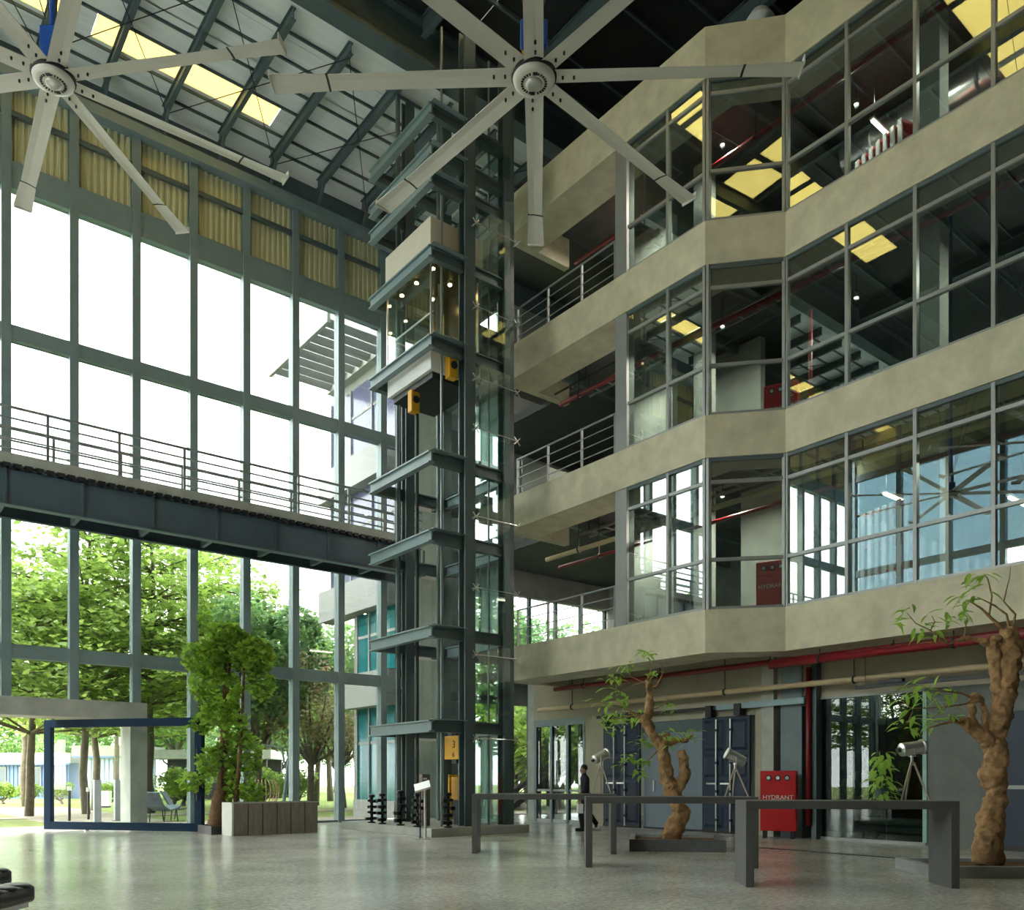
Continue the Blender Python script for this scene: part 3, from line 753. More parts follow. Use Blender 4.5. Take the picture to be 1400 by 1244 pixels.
for x, y in ((cx0, cy0), (cx0, cy1), (cx1 - .08, cy0), (cx1 - .08, cy1)): MB().box(x - .02, y - .02, .68, x + .02, y + .02, 2.8).build('corner_post', STEEL, CAR)
piece('ceiling_panel', BRZ, (cx0, cy0, 2.78, cx1, cy1, 2.86), CAR)
piece('roof_fascia', CREAM, (cx0 - .04, cy0 - .04, 2.95, cx1 + .04, cy1 + .04, 3.75), CAR, .01)
for k, (x, y) in enumerate(((11.2, 17.1), (11.2, 17.85), (11.2, 18.55), (11.9, 17.4), (11.9, 18.2))):
    l = MB().tube([(x, y, 2.74), (x, y, 2.78)], .07, 12).build('ceiling_spot', STEEL, CAR); MB().tube([(x, y, 2.725), (x, y, 2.742)], .045, 10).build('lens', SPOT, l)
MB().tube([(cx0 + .12, cy0 + .1, 1.6), (cx0 + .12, cy1 - .1, 1.6)], .022, 8).build('handrail', STEEL, CAR)
MB().tube([(cx0 + .1, cy1 - .12, 1.6), (cx1 - .2, cy1 - .12, 1.6)], .022, 8).build('handrail', STEEL, CAR)
for x, y, z in ((11.45, 16.68, -.02), (11.15, 17.9, -.5)):
    s = MB().box(x - .12, y - .1, z, x + .12, y + .1, z + .55).build('pulley_bracket', YEL, CAR, bevel=.02)
    MB().tube([(x, y - .14, z + .3), (x, y + .14, z + .3)], .09, 12).build('pulley', DARK, s)
# counterweight and pit gear
CWT = thing('counterweight', 'yellow counterweight block low in the lift shaft', 'counterweight', (12.0, 17.2, .2))
piece('weight_block', YEL, (-.2, -.3, 1.62, .25, .3, 2.2), CWT, .01); piece('guide_shoe', DARK, (-.12, -.1, 2.2, .16, .1, 2.3), CWT); piece('guide_shoe', DARK, (-.12, -.1, 1.52, .16, .1, 1.62), CWT)
piece('hitch_arm', DARK, (-.04, -.47, 2.2, .08, -.1, 2.26), CWT); MB().tube([(.02, -.45, 2.24), (.02, -.45, 18.6)], .012, 6).build('hoist_rope', DARK, CWT)
def text_part(body, size, loc, rot, m, parent, ext=.004, name='lettering'):
    c = bpy.data.curves.new(name, 'FONT'); c.body = body; c.size = size; c.extrude = ext; c.align_x = 'CENTER'; c.align_y = 'CENTER'
    c.materials.append(m); t = bpy.data.objects.new(name, c); COL.objects.link(t)
    bpy.context.view_layer.update()
    me = bpy.data.meshes.new_from_object(t.evaluated_get(bpy.context.evaluated_depsgraph_get()))
    me.name = name; bpy.data.objects.remove(t); bpy.data.curves.remove(c)
    o = link(name, me, parent, loc, rot); o['kind'] = 'stuff'
    return o
text_part('3', .26, (-.206, -.12, 1.98), (R(90), 0, R(-90)), DARK, CWT); text_part('6', .18, (-.206, -.1, 1.73), (R(90), 0, R(-90)), DARK, CWT)
PIT = thing('pit_guard', 'yellow guard cabinet and post at the foot of the lift shaft', 'guard', (11.9, 17.1, .2))
piece('cabinet', mat('guard_ochre', (.50, .24, .01), .5, var=.1), (-.1, -.2, .62, .4, .2, 1.22), PIT, .01); piece('post', YEL, (-.36, -.2, 0, -.3, -.14, 1.22), PIT); piece('top_bar', YEL, (-.36, -.2, 1.18, .4, -.14, 1.24), PIT)
piece('buffer', DARK, (.0, -.15, 0, .36, .15, .62), PIT)
MB().tube([(-.02, -.25, .3), (-.02, -.25, 1.85)], .03, 8).build('buffer_rod', STEEL, PIT)
# access post beside the shaft
AP = thing('access_post', 'brown grey control post with white top beside the shaft', 'post', (11.05, 17.25, .2))
piece('shaft', mat('brown_grey', (.16, .13, .11), .5), (-.11, -.08, 0, .11, .08, 1.25), AP, .005); piece('cap', WHITE, (-.09, -.085, 1.12, .02, -.078, 1.16), AP)
# ================================================================ OFFICE LEVELS: railings, services, fittings
for i, z in enumerate(FL):
    rl = thing('balcony_railing', 'grey pipe balcony railing on level %s beside the lift' % LV[i], 'railing', (14.72, 0, z), 0, 'balcony railings')
    for h, r_ in ((1.02, .026), (.76, .014), (.5, .014), (.24, .014)):
        MB().tube([(0, 14.4, h), (0, 18.2, h)], r_, 7).build('rail', RAILM, rl)
    for y in (14.42, 15.6, 16.9, 18.18): MB().box(-.03, y - .02, 0, .03, y + .02, 1.02).build('post', RAILM, rl)
    # clear guard pane at the end by the lift
    tag(MB().box(14.9, 18.22, z, 16.8, 18.235, z + 1.1).build('glass_guard', GLASSL), 'clear glass guard at the lift end of level %s' % LV[i], 'glass guard')

def pipe(name, pts, r, m, label, hang=None, zc=None):
    o = MB().tube(pts, r, 8).build(name, m, None, True); tag(o, label, 'pipe')
    if hang:
        for y in hang:
            MB().tube([(pts[0][0], y, pts[0][2] - r - .02), (pts[0][0], y, zc)], .012, 5).build('hanger', DARK, o)
            MB().tube([(pts[0][0], y - .02, pts[0][2]), (pts[0][0], y + .02, pts[0][2])], r + .02, 8).build('clamp', DARK, o)
    return o
pipe('sprinkler_pipe', [(16.1, 18.2, 3.92), (16.1, -3, 3.92)], .065, REDP, 'long red sprinkler main under the level two soffit', (17, 14.2, 11, 8.2, 5), 4.7)
pipe('branch_pipe', [(15.95, 10.9, 3.83), (15.95, -3, 3.83)], .08, REDP, 'second red pipe running below the nearer facade', (9.7, 7, 4.5), 4.7)
pipe('conduit_pipe', [(16.6, 19.5, 3.42), (16.6, -3, 3.42)], .065, BEIGE, 'beige drain pipe above the container doors', (18, 15, 12.6, 9.3, 6.2), 4.7)
pipe('riser_pipe', [(16.74, 10.45, .3), (16.74, 10.45, 3.8)], .06, REDP, 'vertical red riser pipe beside the hydrant cabinet')
pipe('sprinkler_pipe', [(16.4, 18.3, 12.25), (16.4, 14.0, 12.25), (16.9, 2, 12.25)], .06, REDP, 'red sprinkler pipe under the level four deck', (17.5, 15.5), 13.1)
pipe('conduit_pipe', [(16.2, 18.3, 12.5), (16.2, 14.2, 12.5)], .03, DARK, 'thin black conduit under the level four deck', (17, 15.3), 13.1)
pipe('conduit_pipe', [(16.4, 18.9, 7.85), (16.4, 2, 7.85)], .07, BEIGE, 'beige pipe under the level three deck', (17.5, 15.2, 12.8, 9), 8.9)
pipe('branch_pipe', [(16.9, 18.9, 7.7), (16.9, 2, 7.7)], .05, REDP, 'red pipe beside the beige one under level three', (17.2, 14.5, 11), 8.9)
pipe('sprinkler_pipe', [(17.0, 18.3, 16.6), (17.0, 2, 16.6)], .06, REDP, 'red pipe high under the top office roof', (16.5, 12, 8), 17.3)
# cable trays and ceiling joists
for i, (zc, lb) in enumerate(((4.66, 'ground floor'), (8.86, 'level two'), (13.06, 'level three'))):
    tr = thing('cable_tray', 'dark cable ladder hung under the %s ceiling' % lb, 'cable tray', (17.3, 0, zc - .32))
    for dx in (-.2, .2): MB().box(dx - .015, 2, 0, dx + .015, 18.2, .07).build('side_rail', ALU, tr)
    for k in range(32): MB().box(-.2, 2.2 + k * .5, .01, .2, 2.24 + k * .5, .04).build('rung', ALU, tr)
    for y in (3, 7, 11, 14.5, 17.8): MB().box(-.21, y, .06, -.19, y + .02, .32).build('hanger', DARK, tr)
    for k in range(8):
        y = 17.9 - 2.0 * k
        sbox('beam', TEALD, (15.75 if y > 11.5 else 16.75, y, zc - .25, 23.9, y + .14, zc + .02), 'joist %s of the %s ceiling' % (('first', 'second', 'third', 'fourth', 'fifth', 'sixth', 'seventh', 'eighth')[k], lb), 'beam')
sbox('ceiling_office', CEIL, (15.95, -5.8, 17.3, 24, 11.3, 17.45), 'dark ceiling over the top office level', 'ceiling')
MB().box(14.85, 11.7, 17.3, 24, 18.4, 17.45).build('ceiling_panel', CEIL, bpy.data.objects['ceiling_office'])
# round ducts on the top level
for i, (x, z) in enumerate(((19.7, 16.75), (20.85, 16.3))):
    d = tag(MB().tube([(x, 1.5, z), (x, 11.2, z)], .42, 18).build('air_duct', STEEL, None, True), ('upper round spiral duct inside the top level', 'lower round spiral duct inside the top level')[i], 'duct')
    for k in range(8): MB().tube([(x, 2 + k * 1.2, z), (x, 2.05 + k * 1.2, z)], .44, 18).build('seam', ALU, d, True)
    for y in (3, 7, 10.5): MB().box(x - .01, y, z + .42, x + .01, y + .03, 17.3).build('hanger', DARK, d)
# columns inside the office
for i, (x, y) in enumerate(((17.6, 14.0), (17.8, 8.2), (17.8, 3.5))):
    for j, (a, b) in enumerate(((5, 8.88), (9.2, 13.08), (13.4, 17.3))):
        sbox('column', CONC3, (x - .2, y - .2, a, x + .2, y + .2, b), 'square pale column %s on level %s' % (('by the balcony', 'behind the ribbon window', 'deep in the ribbon window')[i], LV[j]), 'column')
# exit signs
for i, z in enumerate((7.9, 12.1, 16.3)):
    e = thing('exit_sign', 'green running-man exit sign hanging inside level %s' % LV[i], 'exit sign', (16.05, 13.9, z - (.0, .3, 0)[i]), R(40), 'exit signs')
    piece('sign_face', EXITG, (-.17, -.02, -.12, .17, .02, .12), e); piece('housing', ALU, (-.19, 0, -.14, .19, .03, .14), e)
    m = MB(); m.tube([(-.02, -.025, .05), (-.02, -.03, .05)], .025, 8); m.beam((-.02, -.028, .03), (0, -.028, -.03), .04, .01, (0, 1, 0)); m.beam((0, -.028, -.03), (-.05, -.028, -.09), .02, .01, (0, 1, 0)); m.beam((0, -.028, -.03), (.05, -.028, -.07), .02, .01, (0, 1, 0)); m.build('pictogram', WHITE, e)
    MB().tube([(0, .015, .14), (0, .015, .75)], .01, 5).build('hanger', DARK, e)
# fluorescent lamps
for i, (x, y, z, a) in enumerate(((18.5, 9.33, 7.6, 0), (20.0, 9.1, 7.5, 0), (20.6, 7.6, 7.5, 0), (18.5, 9.6, 15.95, 0))):
    l = thing('tube_lamp', ('lit tube lamp behind the level two ribbon window', 'second lit tube lamp deeper in level two', 'short lit tube lamp far inside level two', 'single lit tube lamp on the top level')[i], 'lamp', (x, y, z), a, 'office tube lamps')
    MB().tube([(-.6, 0, 0), (.6, 0, 0)], .03, 8).build('tube', LAMP, l); piece('fixture', WHITE, (-.63, -.05, .03, .63, .05, .08), l)
    for dx in (-.5, .5): MB().tube([(dx, 0, .08), (dx, 0, (8.9 if z < 10 else 17.3) - z)], .006, 4).build('hanger', DARK, l)

for i, z in enumerate((8.26, 12.44, 16.9)):  # lamps added to brighten the dark office interiors
    for j, (x, y) in enumerate(((16.9, 12.9), (18.3, 10.2), (17.2, 16.2), (18.6, 6.2))):
        l = thing('fill_lamp', 'added fill downlight on level %s %s' % (LV[i], ('inside the corner window', 'behind the ribbon window start', 'over the balcony', 'deep behind the ribbon window')[j]), 'lamp', (x, y, z), 0, 'added office fill lights')
        MB().lathe([(.06, 0), (.07, .02), (.07, .1), (.03, .12)], 14).build('housing', ALU, l); MB().lathe([(.05, -.006), (.05, 0)], 12).build('diffuser', FILLP, l)
        MB().tube([(0, 0, .05), (0, 0, (4.2 * (i + 2) + .5 if i < 2 else 17.3) - z)], .012, 5).build('hanger', DARK, l)
        ld = bpy.data.lights.new('fill_light', 'AREA'); ld.energy = 65; ld.size = .1; ld.color = (1, .93, .78)
        lo = bpy.data.objects.new('fill_light', ld); COL.objects.link(lo); lo.parent = l; lo.location = (0, 0, -.03)
# hydrant cabinets: the big one on the ground floor and one on each of levels two and three
def hydrant(loc, label, rz=0):
    h = thing('hydrant_cabinet', label, 'hydrant', loc, rz, 'red hydrant cabinets')      # front faces -X
    b = piece('body', RED, (0, -.39, .17, .28, .39, 1.52), h, .012)
    piece('door', RED, (-.012, -.36, .2, 0, .32, 1.18), h); piece('ledge', RED, (-.02, -.38, 1.19, 0, .38, 1.22), h)
    for k, y in enumerate((.2, 0, -.2)):
        g = MB().tube([(-.004, y, 1.36), (-.03, y, 1.36)], .065, 14).build('gauge', DARK, h); MB().tube([(-.03, y, 1.36), (-.034, y, 1.36)], .04, 12).build('dial', WHITE, g)
    piece('bell', STEEL, (-.06, -.24, 1.33, -.03, -.16, 1.37), h)
    text_part('HYDRANT', .14, (-.018, 0, .92), (R(90), 0, R(-90)), WHITE, h)
    for y in (-.3, .3): piece('leg', DARK, (.05, y - .04, 0, .23, y + .04, .17), h)
    piece('handle', STEEL, (-.035, -.34, .66, -.012, -.32, .78), h)
    return h
hydrant((16.37, 10.98, 0), 'bright red hydrant cabinet standing on the ground floor', R(26))
hydrant((17.3, 11.75, 5.0), 'red hydrant cabinet behind the level two corner window', R(22))
hydrant((17.4, 11.6, 9.2), 'red hydrant cabinet behind the level three corner window', R(22))
pipe('riser_pipe', [(17.7, 11.0, 9.2), (17.7, 11.0, 12.3)], .05, REDP, 'red riser pipe beside the level three hydrant')
# level two rack stands in for a striped reflection; another on level four
for i, (x, y, z) in enumerate(((18.3, 9.3, 5.0), (18.6, 9.6, 13.4))):
    k_ = thing('storage_rack', ('red and white rack standing in for a level two reflection', 'red and white slatted rack inside the top level')[i], 'rack', (x, y, z), R(-20))
    for j in range(4): piece('shelf', RED, (-.25, -.7, .2 + j * .7, .25, .7, .26 + j * .7), k_)
    for j in range(7): piece('slat', WHITE, (-.28, -.68 + j * .22, 0, -.24, -.58 + j * .22, 2.4), k_)
# switchboards on the level two partition, extinguisher on the balcony
for i, (y, z, w) in enumerate(((12.75, 6.1, .25), (12.2, 5.75, .45))):
    tag(MB().box(18.48, y, z, 18.6, y + w, z + .5).box(18.47, y + .03, z + .03, 18.48, y + w - .03, z + .47).build('switch_box', ALU), ('small grey switch box on the level two partition', 'wider grey switch box on the level two partition')[i], 'box')
ex = thing('fire_extinguisher', 'red fire extinguisher on the level two balcony wall', 'extinguisher', (17.75, 15.5, 5.0))
MB().lathe([(.075, .1), (.085, .15), (.085, .62), (.04, .72), (.03, .76)], 14).build('cylinder_body', RED, ex, True); MB().box(-.06, -.015, .76, .05, .015, .84).build('valve', DARK, ex); MB().tube([(.03, 0, .78), (.12, 0, .6), (.1, 0, .2)], .014, 6).build('hose', DARK, ex); MB().box(-.09, -.09, 0, .09, .09, .1).build('foot', DARK, ex)

# ================================================================ GROUND FLOOR FRONT under the offices
XG = 17.0
GRYD = mat('dark_grey_render', (.15, .16, .15), .8, var=.15)
GW = struct('wall_ground', 'beige rendered wall of the ground floor behind the tables', 'wall')
MB().box(XG, -5.9, 3.15, XG + .3, 20.2, 4.68).build('header', WALLB, GW)
for y0, y1 in ((17.02, 17.9), (11.75, 12.03), (4.0, 8.0)): MB().box(XG, y0, 0, XG + .3, y1, 3.15).build('wall_panel', WALLB if y0 > 10 else GRYD, GW)
for y0, y1 in ((12.0, 17.05),): MB().box(XG, y0, 2.86, XG + .3, y1, 3.15).build('wall_panel', WALLB, GW)
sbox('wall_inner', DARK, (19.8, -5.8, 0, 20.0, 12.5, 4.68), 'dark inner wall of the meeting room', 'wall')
sbox('column', CONC2, (16.85, 11.42, 0, 17.25, 11.74, 4.68), 'raw concrete column beside the hydrant', 'column')
sbox('column', mat('blue_grey_column', (.15, .195, .215), .5), (16.95, 10.75, 0, 17.3, 11.3, 4.68), 'blue grey steel column behind the hydrant', 'column')
sbox('column', TEALD, (16.8, 10.3, 0, 17.1, 10.42, 4.4), 'dark narrow post at the meeting room glass', 'column')
# shipping container doors
def container_door(y0, y1, label):
    d = thing('container_door', label, 'door', (XG - .12, (y0 + y1) / 2, 0.0), 0, 'navy container doors')
    h = (y1 - y0) / 2
    piece('leaf', NAVY, (0, -h, .08, .06, h, 2.86), d)
    for z0, z1 in ((.14, .68), (.76, 1.3), (1.38, 1.95), (2.03, 2.78)):
        for s0, s1 in ((-h + .06, -.04), (.04, h - .06)):
            MB().add([(0, s0, z0), (0, s1, z0), (0, s1, z1), (0, s0, z1), (-.035, s0 + .05, z0 + .07), (-.035, s1 - .05, z0 + .07), (-.035, s1 - .05, z1 - .07), (-.035, s0 + .05, z1 - .07)],
                     [(4, 7, 6, 5), (0, 4, 5, 1), (1, 5, 6, 2), (2, 6, 7, 3), (3, 7, 4, 0)]).build('door_panel', NAVY, d)
    for y in (-h * .28, h * .32):
        b = MB().tube([(-.07, y, .05), (-.07, y, 2.8)], .02, 8).build('lock_bar', STEEL, d)
        for z in (.3, 1.0, 1.7, 2.5): MB().box(-.09, y - .05, z, 0, y + .05, z + .06).build('bar_keeper', NAVY, b)
        MB().box(-.1, y - .02, 1.2, -.07, y + .28, 1.24).build('lock_handle', STEEL, b)
    piece('threshold', DARK, (-.02, -h, 0, .06, h, .08), d)
container_door(15.62, 17.0, 'navy container door near the walking person')
container_door(12.1, 13.5, 'navy container door with lock bars beside the hydrant')
gd = thing('grey_door', 'smooth grey blue sliding door between the navy container doors', 'door', (XG - .02, 14.55, 0))
piece('leaf', mat('grey_blue_door', (.17, .205, .25), .5, var=.05), (0, -1.0, .05, .06, 1.0, 2.55), gd); piece('frame', TEALD, (-.02, -1.05, 2.55, .1, 1.05, 2.85), gd); piece('handle', STEEL, (-.05, .6, 1.0, 0, .64, 1.3), gd); piece('threshold', DARK, (-.02, -1.0, 0, .08, 1.0, .05), gd)
sr = thing('sliding_rail', 'pale blue sliding door rail with rollers above the container doors', 'rail', (XG - .22, 0, 3.02))
piece('track', mat('rail_blue', (.28, .38, .42), .45), (0, 10.6, 0, .1, 13.0, .14), sr); piece('track_arm', DARK, (.02, 13.0, .02, .08, 17.2, .1), sr)
for y in (12.35, 13.2, 15.9, 16.8): piece('roller', DARK, (-.06, y - .09, -.16, .12, y + .09, .12), sr)
piece('bracket', DARK, (.1, 10.62, -.05, .2, 10.72, .2), sr)
# glazed doors and the garden side on the left
D1 = struct('door_1', 'glazed double doors leading to the outside stair', 'door')
for y in (17.92, 18.66, 19.4, 20.14): MB().box(XG, y - .05, 0, XG + .12, y + .05, 2.95).build('frame', TEAL, D1)
MB().box(XG, 17.9, 2.95, XG + .14, 20.2, 3.15).build('frame', TEAL, D1)
for y0, y1 in ((17.97, 18.61), (18.71, 19.35), (19.45, 20.09)):
    MB().box(XG + .05, y0, .1, XG + .06, y1, 2.95).build('pane', GLASSW, D1); MB().box(XG + .02, y0, 0, XG + .1, y1, .1).build('bottom_rail', ALU, D1); MB().box(XG + .03, y0, .95, XG + .09, y1, 1.02).build('mid_rail', ALU, D1)
MB().tube([(XG - .06, 19.3, .8), (XG - .06, 19.3, 1.9)], .02, 8).build('pull_handle', STEEL, D1)
MB().box(XG, 20.2, 0, XG + .3, 20.5, 4.68).build('side_post', CONC2, D1)
# meeting room glass
W0 = struct('window_20', 'frameless dark meeting room glass behind the nearest table', 'window')
for y0, y1 in ((9.55, 10.28), (8.82, 9.53), (8.05, 8.80)): MB().box(XG, y0, .06, XG + .012, y1, 3.1).build('pane', GLASSM, W0)
MB().box(XG - .03, 8.0, 3.1, XG + .1, 10.3, 3.15).build('head_rail', ALU, W0); MB().box(XG - .03, 8.0, 0, XG + .1, 10.3, .06).build('floor_rail', ALU, W0)
MB().box(XG - .03, 7.97, .06, XG + .03, 8.05, 3.1).build('glass_fin', mat('green_glass_edge', (.28, .46, .40), .3), W0)
np_ = thing('navy_panel', 'dark blue wall panel behind the nearest bonsai tree', 'panel', (XG - .04, 6.3, 0))
piece('board', NAVY, (0, -1.0, .1, .04, .5, 2.6), np_); piece('skirting', DARK, (0, -1.0, 0, .05, .5, .1), np_); piece('rail', ALU, (-.03, -1.0, 1.15, 0, .5, 1.22), np_)
# meeting room bench, and plants added for the greenery reflected in its glass
so = thing('grey_bench', 'pale grey upholstered bench inside the meeting room', 'bench', (18.0, 9.0, 0))
for z, w in ((.18, .34), (.34, .30)): MB().box(-w, -.8, z, w, .8, z + .13).build('cushion', mat('grey_fabric', (.32, .33, .32), .9), so, bevel=.04)
for sx in (-.25, .25):
    for sy in (-.7, .7): MB().box(sx - .03, sy - .03, 0, sx + .03, sy + .03, .18).build('leg', DARK, so)
for i, (x, y, s) in enumerate(((18.95, 10.2, .8), (18.9, 8.75, .8), (18.9, 7.3, .8))):
    p = thing('reflection_plant', ('added plant near the meeting room post, for reflected greenery', 'added plant mid meeting room, for reflected greenery', 'added plant by the meeting room glass edge, for reflected greenery')[i], 'plant', (x, y, 0), i, 'plants for reflected greenery')
    link('crown', protos['shrub'][1], p, (0, 0, .45), scale=s * .55); MB().lathe([(.2, 0), (.27, .5), (.24, .5), (.22, .42)], 16).build('pot', DARK, p); MB().tube([(0, 0, .4), (0, 0, .9)], .03, 6).build('stem', BARK3, p)
hb = thing('high_bay_lamp', 'white bell lamp hanging above the parapet corner', 'lamp', (16.3, 11.4, 18.5))
MB().lathe([(.34, 0), (.33, .02), (.2, .22), (.09, .32), (.05, .34)], 20).build('bell', WHITE, hb, True); MB().tube([(0, 0, .33), (0, 0, 2.1)], .02, 6).build('stem', TEALD, hb)
# black linear light under the soffit
ll = thing('linear_lamp', 'black linear track lamp hung in front of the beige header', 'lamp', (16.5, 0, 3.2))
piece('bar', DARK, (-.03, 5.2, 0, .03, 9.2, .07), ll); piece('driver_box', DARK, (-.06, 8.2, .07, .06, 8.7, .14), ll)
for y in (5.6, 9.0): MB().tube([(0, y, .07), (0, y, 1.45)], .008, 4).build('hanger', DARK, ll)
# ================================================================ PIVOT DOOR
dl, dr = Vector((4.15, 24.62, 0)), Vector((7.02, 21.08, 0))
dv = (dr - dl); DL = dv.length
BD = thing('pivot_door', 'large navy blue framed glass door pivoted open at the entrance', 'door', dl, math.atan2(dv.y, dv.x))
fw, ft, DH = .2, .07, 2.86
piece('stile', BLUEF, (0, -ft, .03, fw, ft, DH), BD, .008); piece('stile', BLUEF, (DL - fw, -ft, .03, DL, ft, DH), BD, .008)
piece('top_rail', BLUEF, (fw, -ft, DH - fw, DL - fw, ft, DH), BD); piece('bottom_rail', BLUEF, (fw, -ft, .03, DL - fw, ft, .03 + fw), BD)
piece('pane', GLASSL2, (fw, -.006, .03 + fw, DL - fw, .006, DH - fw), BD)
for s in (-1, 1): MB().tube([(DL - .1, s * (ft + .04), .8), (DL - .1, s * (ft + .04), 2.1)], .02, 8).build('pull_handle', NAVY, BD)
MB().tube([(DL * .27, 0, 0), (DL * .27, 0, .04)], .06, 12).build('pivot', STEEL, BD)

# ================================================================ PLANTER BENCH AND TALL INDOOR TREE
PB_ = thing('planter_bench', 'board-marked concrete planter bench by the glass wall', 'planter', (7.12, 19.35, 0))
PLK = mat('board_marked_concrete', (.20, .175, .14), .85, var=.25, scale=2.5, bump=.4, stretch=(6, 6, 1))
for k in range(6): piece('board_face', PLK, (.03 + k * .355, 0, .0, .03 + (k + 1) * .355 - .022, .06, .76), PB_)
piece('core', DARK, (0.02, .05, 0, 2.16, .62, .74), PB_); piece('end_panel', CONC3, (-.02, .0, 0, .025, .66, .78), PB_, .005); piece('rim', CONC2, (.03, 0, .76, 2.17, .07, .78), PB_); piece('rim', CONC2, (.03, .55, .74, 2.17, .62, .78), PB_)
sb = thing('soil_box', 'low dark box of soil holding the tall indoor tree', 'planter', (7.45, 20.75, 0))
for b in ((-.55, -.6, 0, -.48, .6, .2), (.78, -.6, 0, .85, .6, .2), (-.48, -.6, 0, .78, -.53, .2), (-.48, .53, 0, .78, .6, .2)): piece('side', DARK, b, sb)
piece('soil', BARK2, (-.48, -.53, 0, .78, .53, .16), sb)
r = random.Random(21)
IT = thing('indoor_tree', 'tall multi-stemmed bright green tree growing beside the planter', 'tree', (7.25, 20.7, .16))
U, V = Vector((.7817, -.6238, 0)), Vector((.6237, .7816, 0))         # across the view, along it
def stem(pts, rad, n=9, m=BARK2, name='stem', wob=.12):
    P = []; Q = []
    for (a, b), (ra, rb) in zip(zip(pts, pts[1:]), zip(rad, rad[1:])):
        for k in range(5):
            t = k / 5; p = Vector(a).lerp(Vector(b), t)
            P.append(p + Vector((r.gauss(0, .012), r.gauss(0, .012), 0))); Q.append(ra + (rb - ra) * t)
    P.append(Vector(pts[-1])); Q.append(rad[-1])
    return MB().tube(P, Q, n, True, wob, r).build(name, m, IT, True)
def uv(u, v, z): return U * u + V * v + Vector((0, 0, z))
stem([uv(0, 0, 0), uv(.0, 0, .35), uv(.06, 0, .9)], [.24, .2, .14], 11)
stem([uv(.03, 0, .7), uv(.1, 0, 1.6), uv(.16, 0, 2.9), uv(.2, 0, 4.2)], [.09, .07, .065, .03])
stem([uv(.08, .05, .7), uv(.2, .05, 1.6), uv(.22, .0, 2.9), uv(.3, 0, 4.3)], [.08, .06, .05, .025])
stem([uv(.1, -.1, .25), uv(.45, -.1, .45), uv(.55, -.1, 1.4), uv(.62, -.1, 2.6), uv(.68, -.1, 4.2)], [.06, .06, .05, .045, .02])
stem([uv(.2, .2, .3), uv(.36, .2, 1.6), uv(.46, .2, 2.6), uv(.48, .2, 3.9)], [.04, .04, .03, .015])
lv = MB()
def blob(c, rx, rz, n, size):
    for _ in range(n):
        d = Vector((r.gauss(0, 1), r.gauss(0, 1), r.gauss(0, 1))).normalized() * r.uniform(.3, 1) ** .5
        leaf_quad(lv, c + Vector((d.x * rx, d.y * rx, d.z * rz)), size, r, .9)
for u, v, z, rx, rz, n in ((-.25, 0, 4.15, .6, .45, 1100), (.35, .1, 4.4, .6, .45, 1100), (.85, 0, 4.2, .55, .5, 1000), (.2, -.2, 4.75, .45, .25, 500), (1.05, 0, 3.5, .35, .4, 380), (-.35, 0, 3.45, .35, .4, 380),
                           (.25, -.15, 3.3, .4, .5, 420), (.0, -.1, 2.75, .4, .3, 330), (-.4, 0, 2.5, .3, .25, 220), (.45, -.1, 2.5, .35, .5, 360), (.8, 0, 1.75, .3, .55, 380), (.15, 0, 1.7, .3, .4, 260), (-.2, -.1, 1.6, .3, .4, 240),
                           (.85, -.05, .85, .3, .35, 240), (-.62, -.1, 1.1, .3, .25, 180), (.35, 0, 1.0, .25, .4, 180), (-.3, 0, 5.1, .2, .3, 90)):
    blob(uv(u, v, z), rx * 1.05, rz, int(n * .62), .15)
lv.build('foliage', LEAFI, IT)

# ================================================================ TABLES
def cam_frame_angle(): return math.atan2(-.6238 * .9985 + .7816 * -.055, .7817 * .9985 + .6237 * -.055)
TA = cam_frame_angle()
TL, TW, TH, TT = 2.58, .64, 1.07, .1
tables = []
for i, (lat, dep) in enumerate(((-.72, 15.06), (1.116, 12.72), (2.90, 10.42))):
    X, Y = cw(lat, dep)
    t = thing('bar_table', ('dark grey waterfall table furthest away near the lift', 'dark grey waterfall table in the middle of the row', 'dark grey waterfall table closest to the camera')[i], 'table', (X, Y, 0), TA, 'waterfall tables')
    piece('tabletop', TABLE, (0, 0, TH - TT, TL, TW, TH), t, .004)
    for x in (0, TL - TT): piece('leg', TABLE, (x, 0, 0, x + TT, TW, TH - TT), t, .004)
    tables.append(t)
def on_table(i, x, y):
    c, s = math.cos(TA), math.sin(TA); o = tables[i].location
    return (o.x + c * x - s * y, o.y + s * x + c * y, TH)
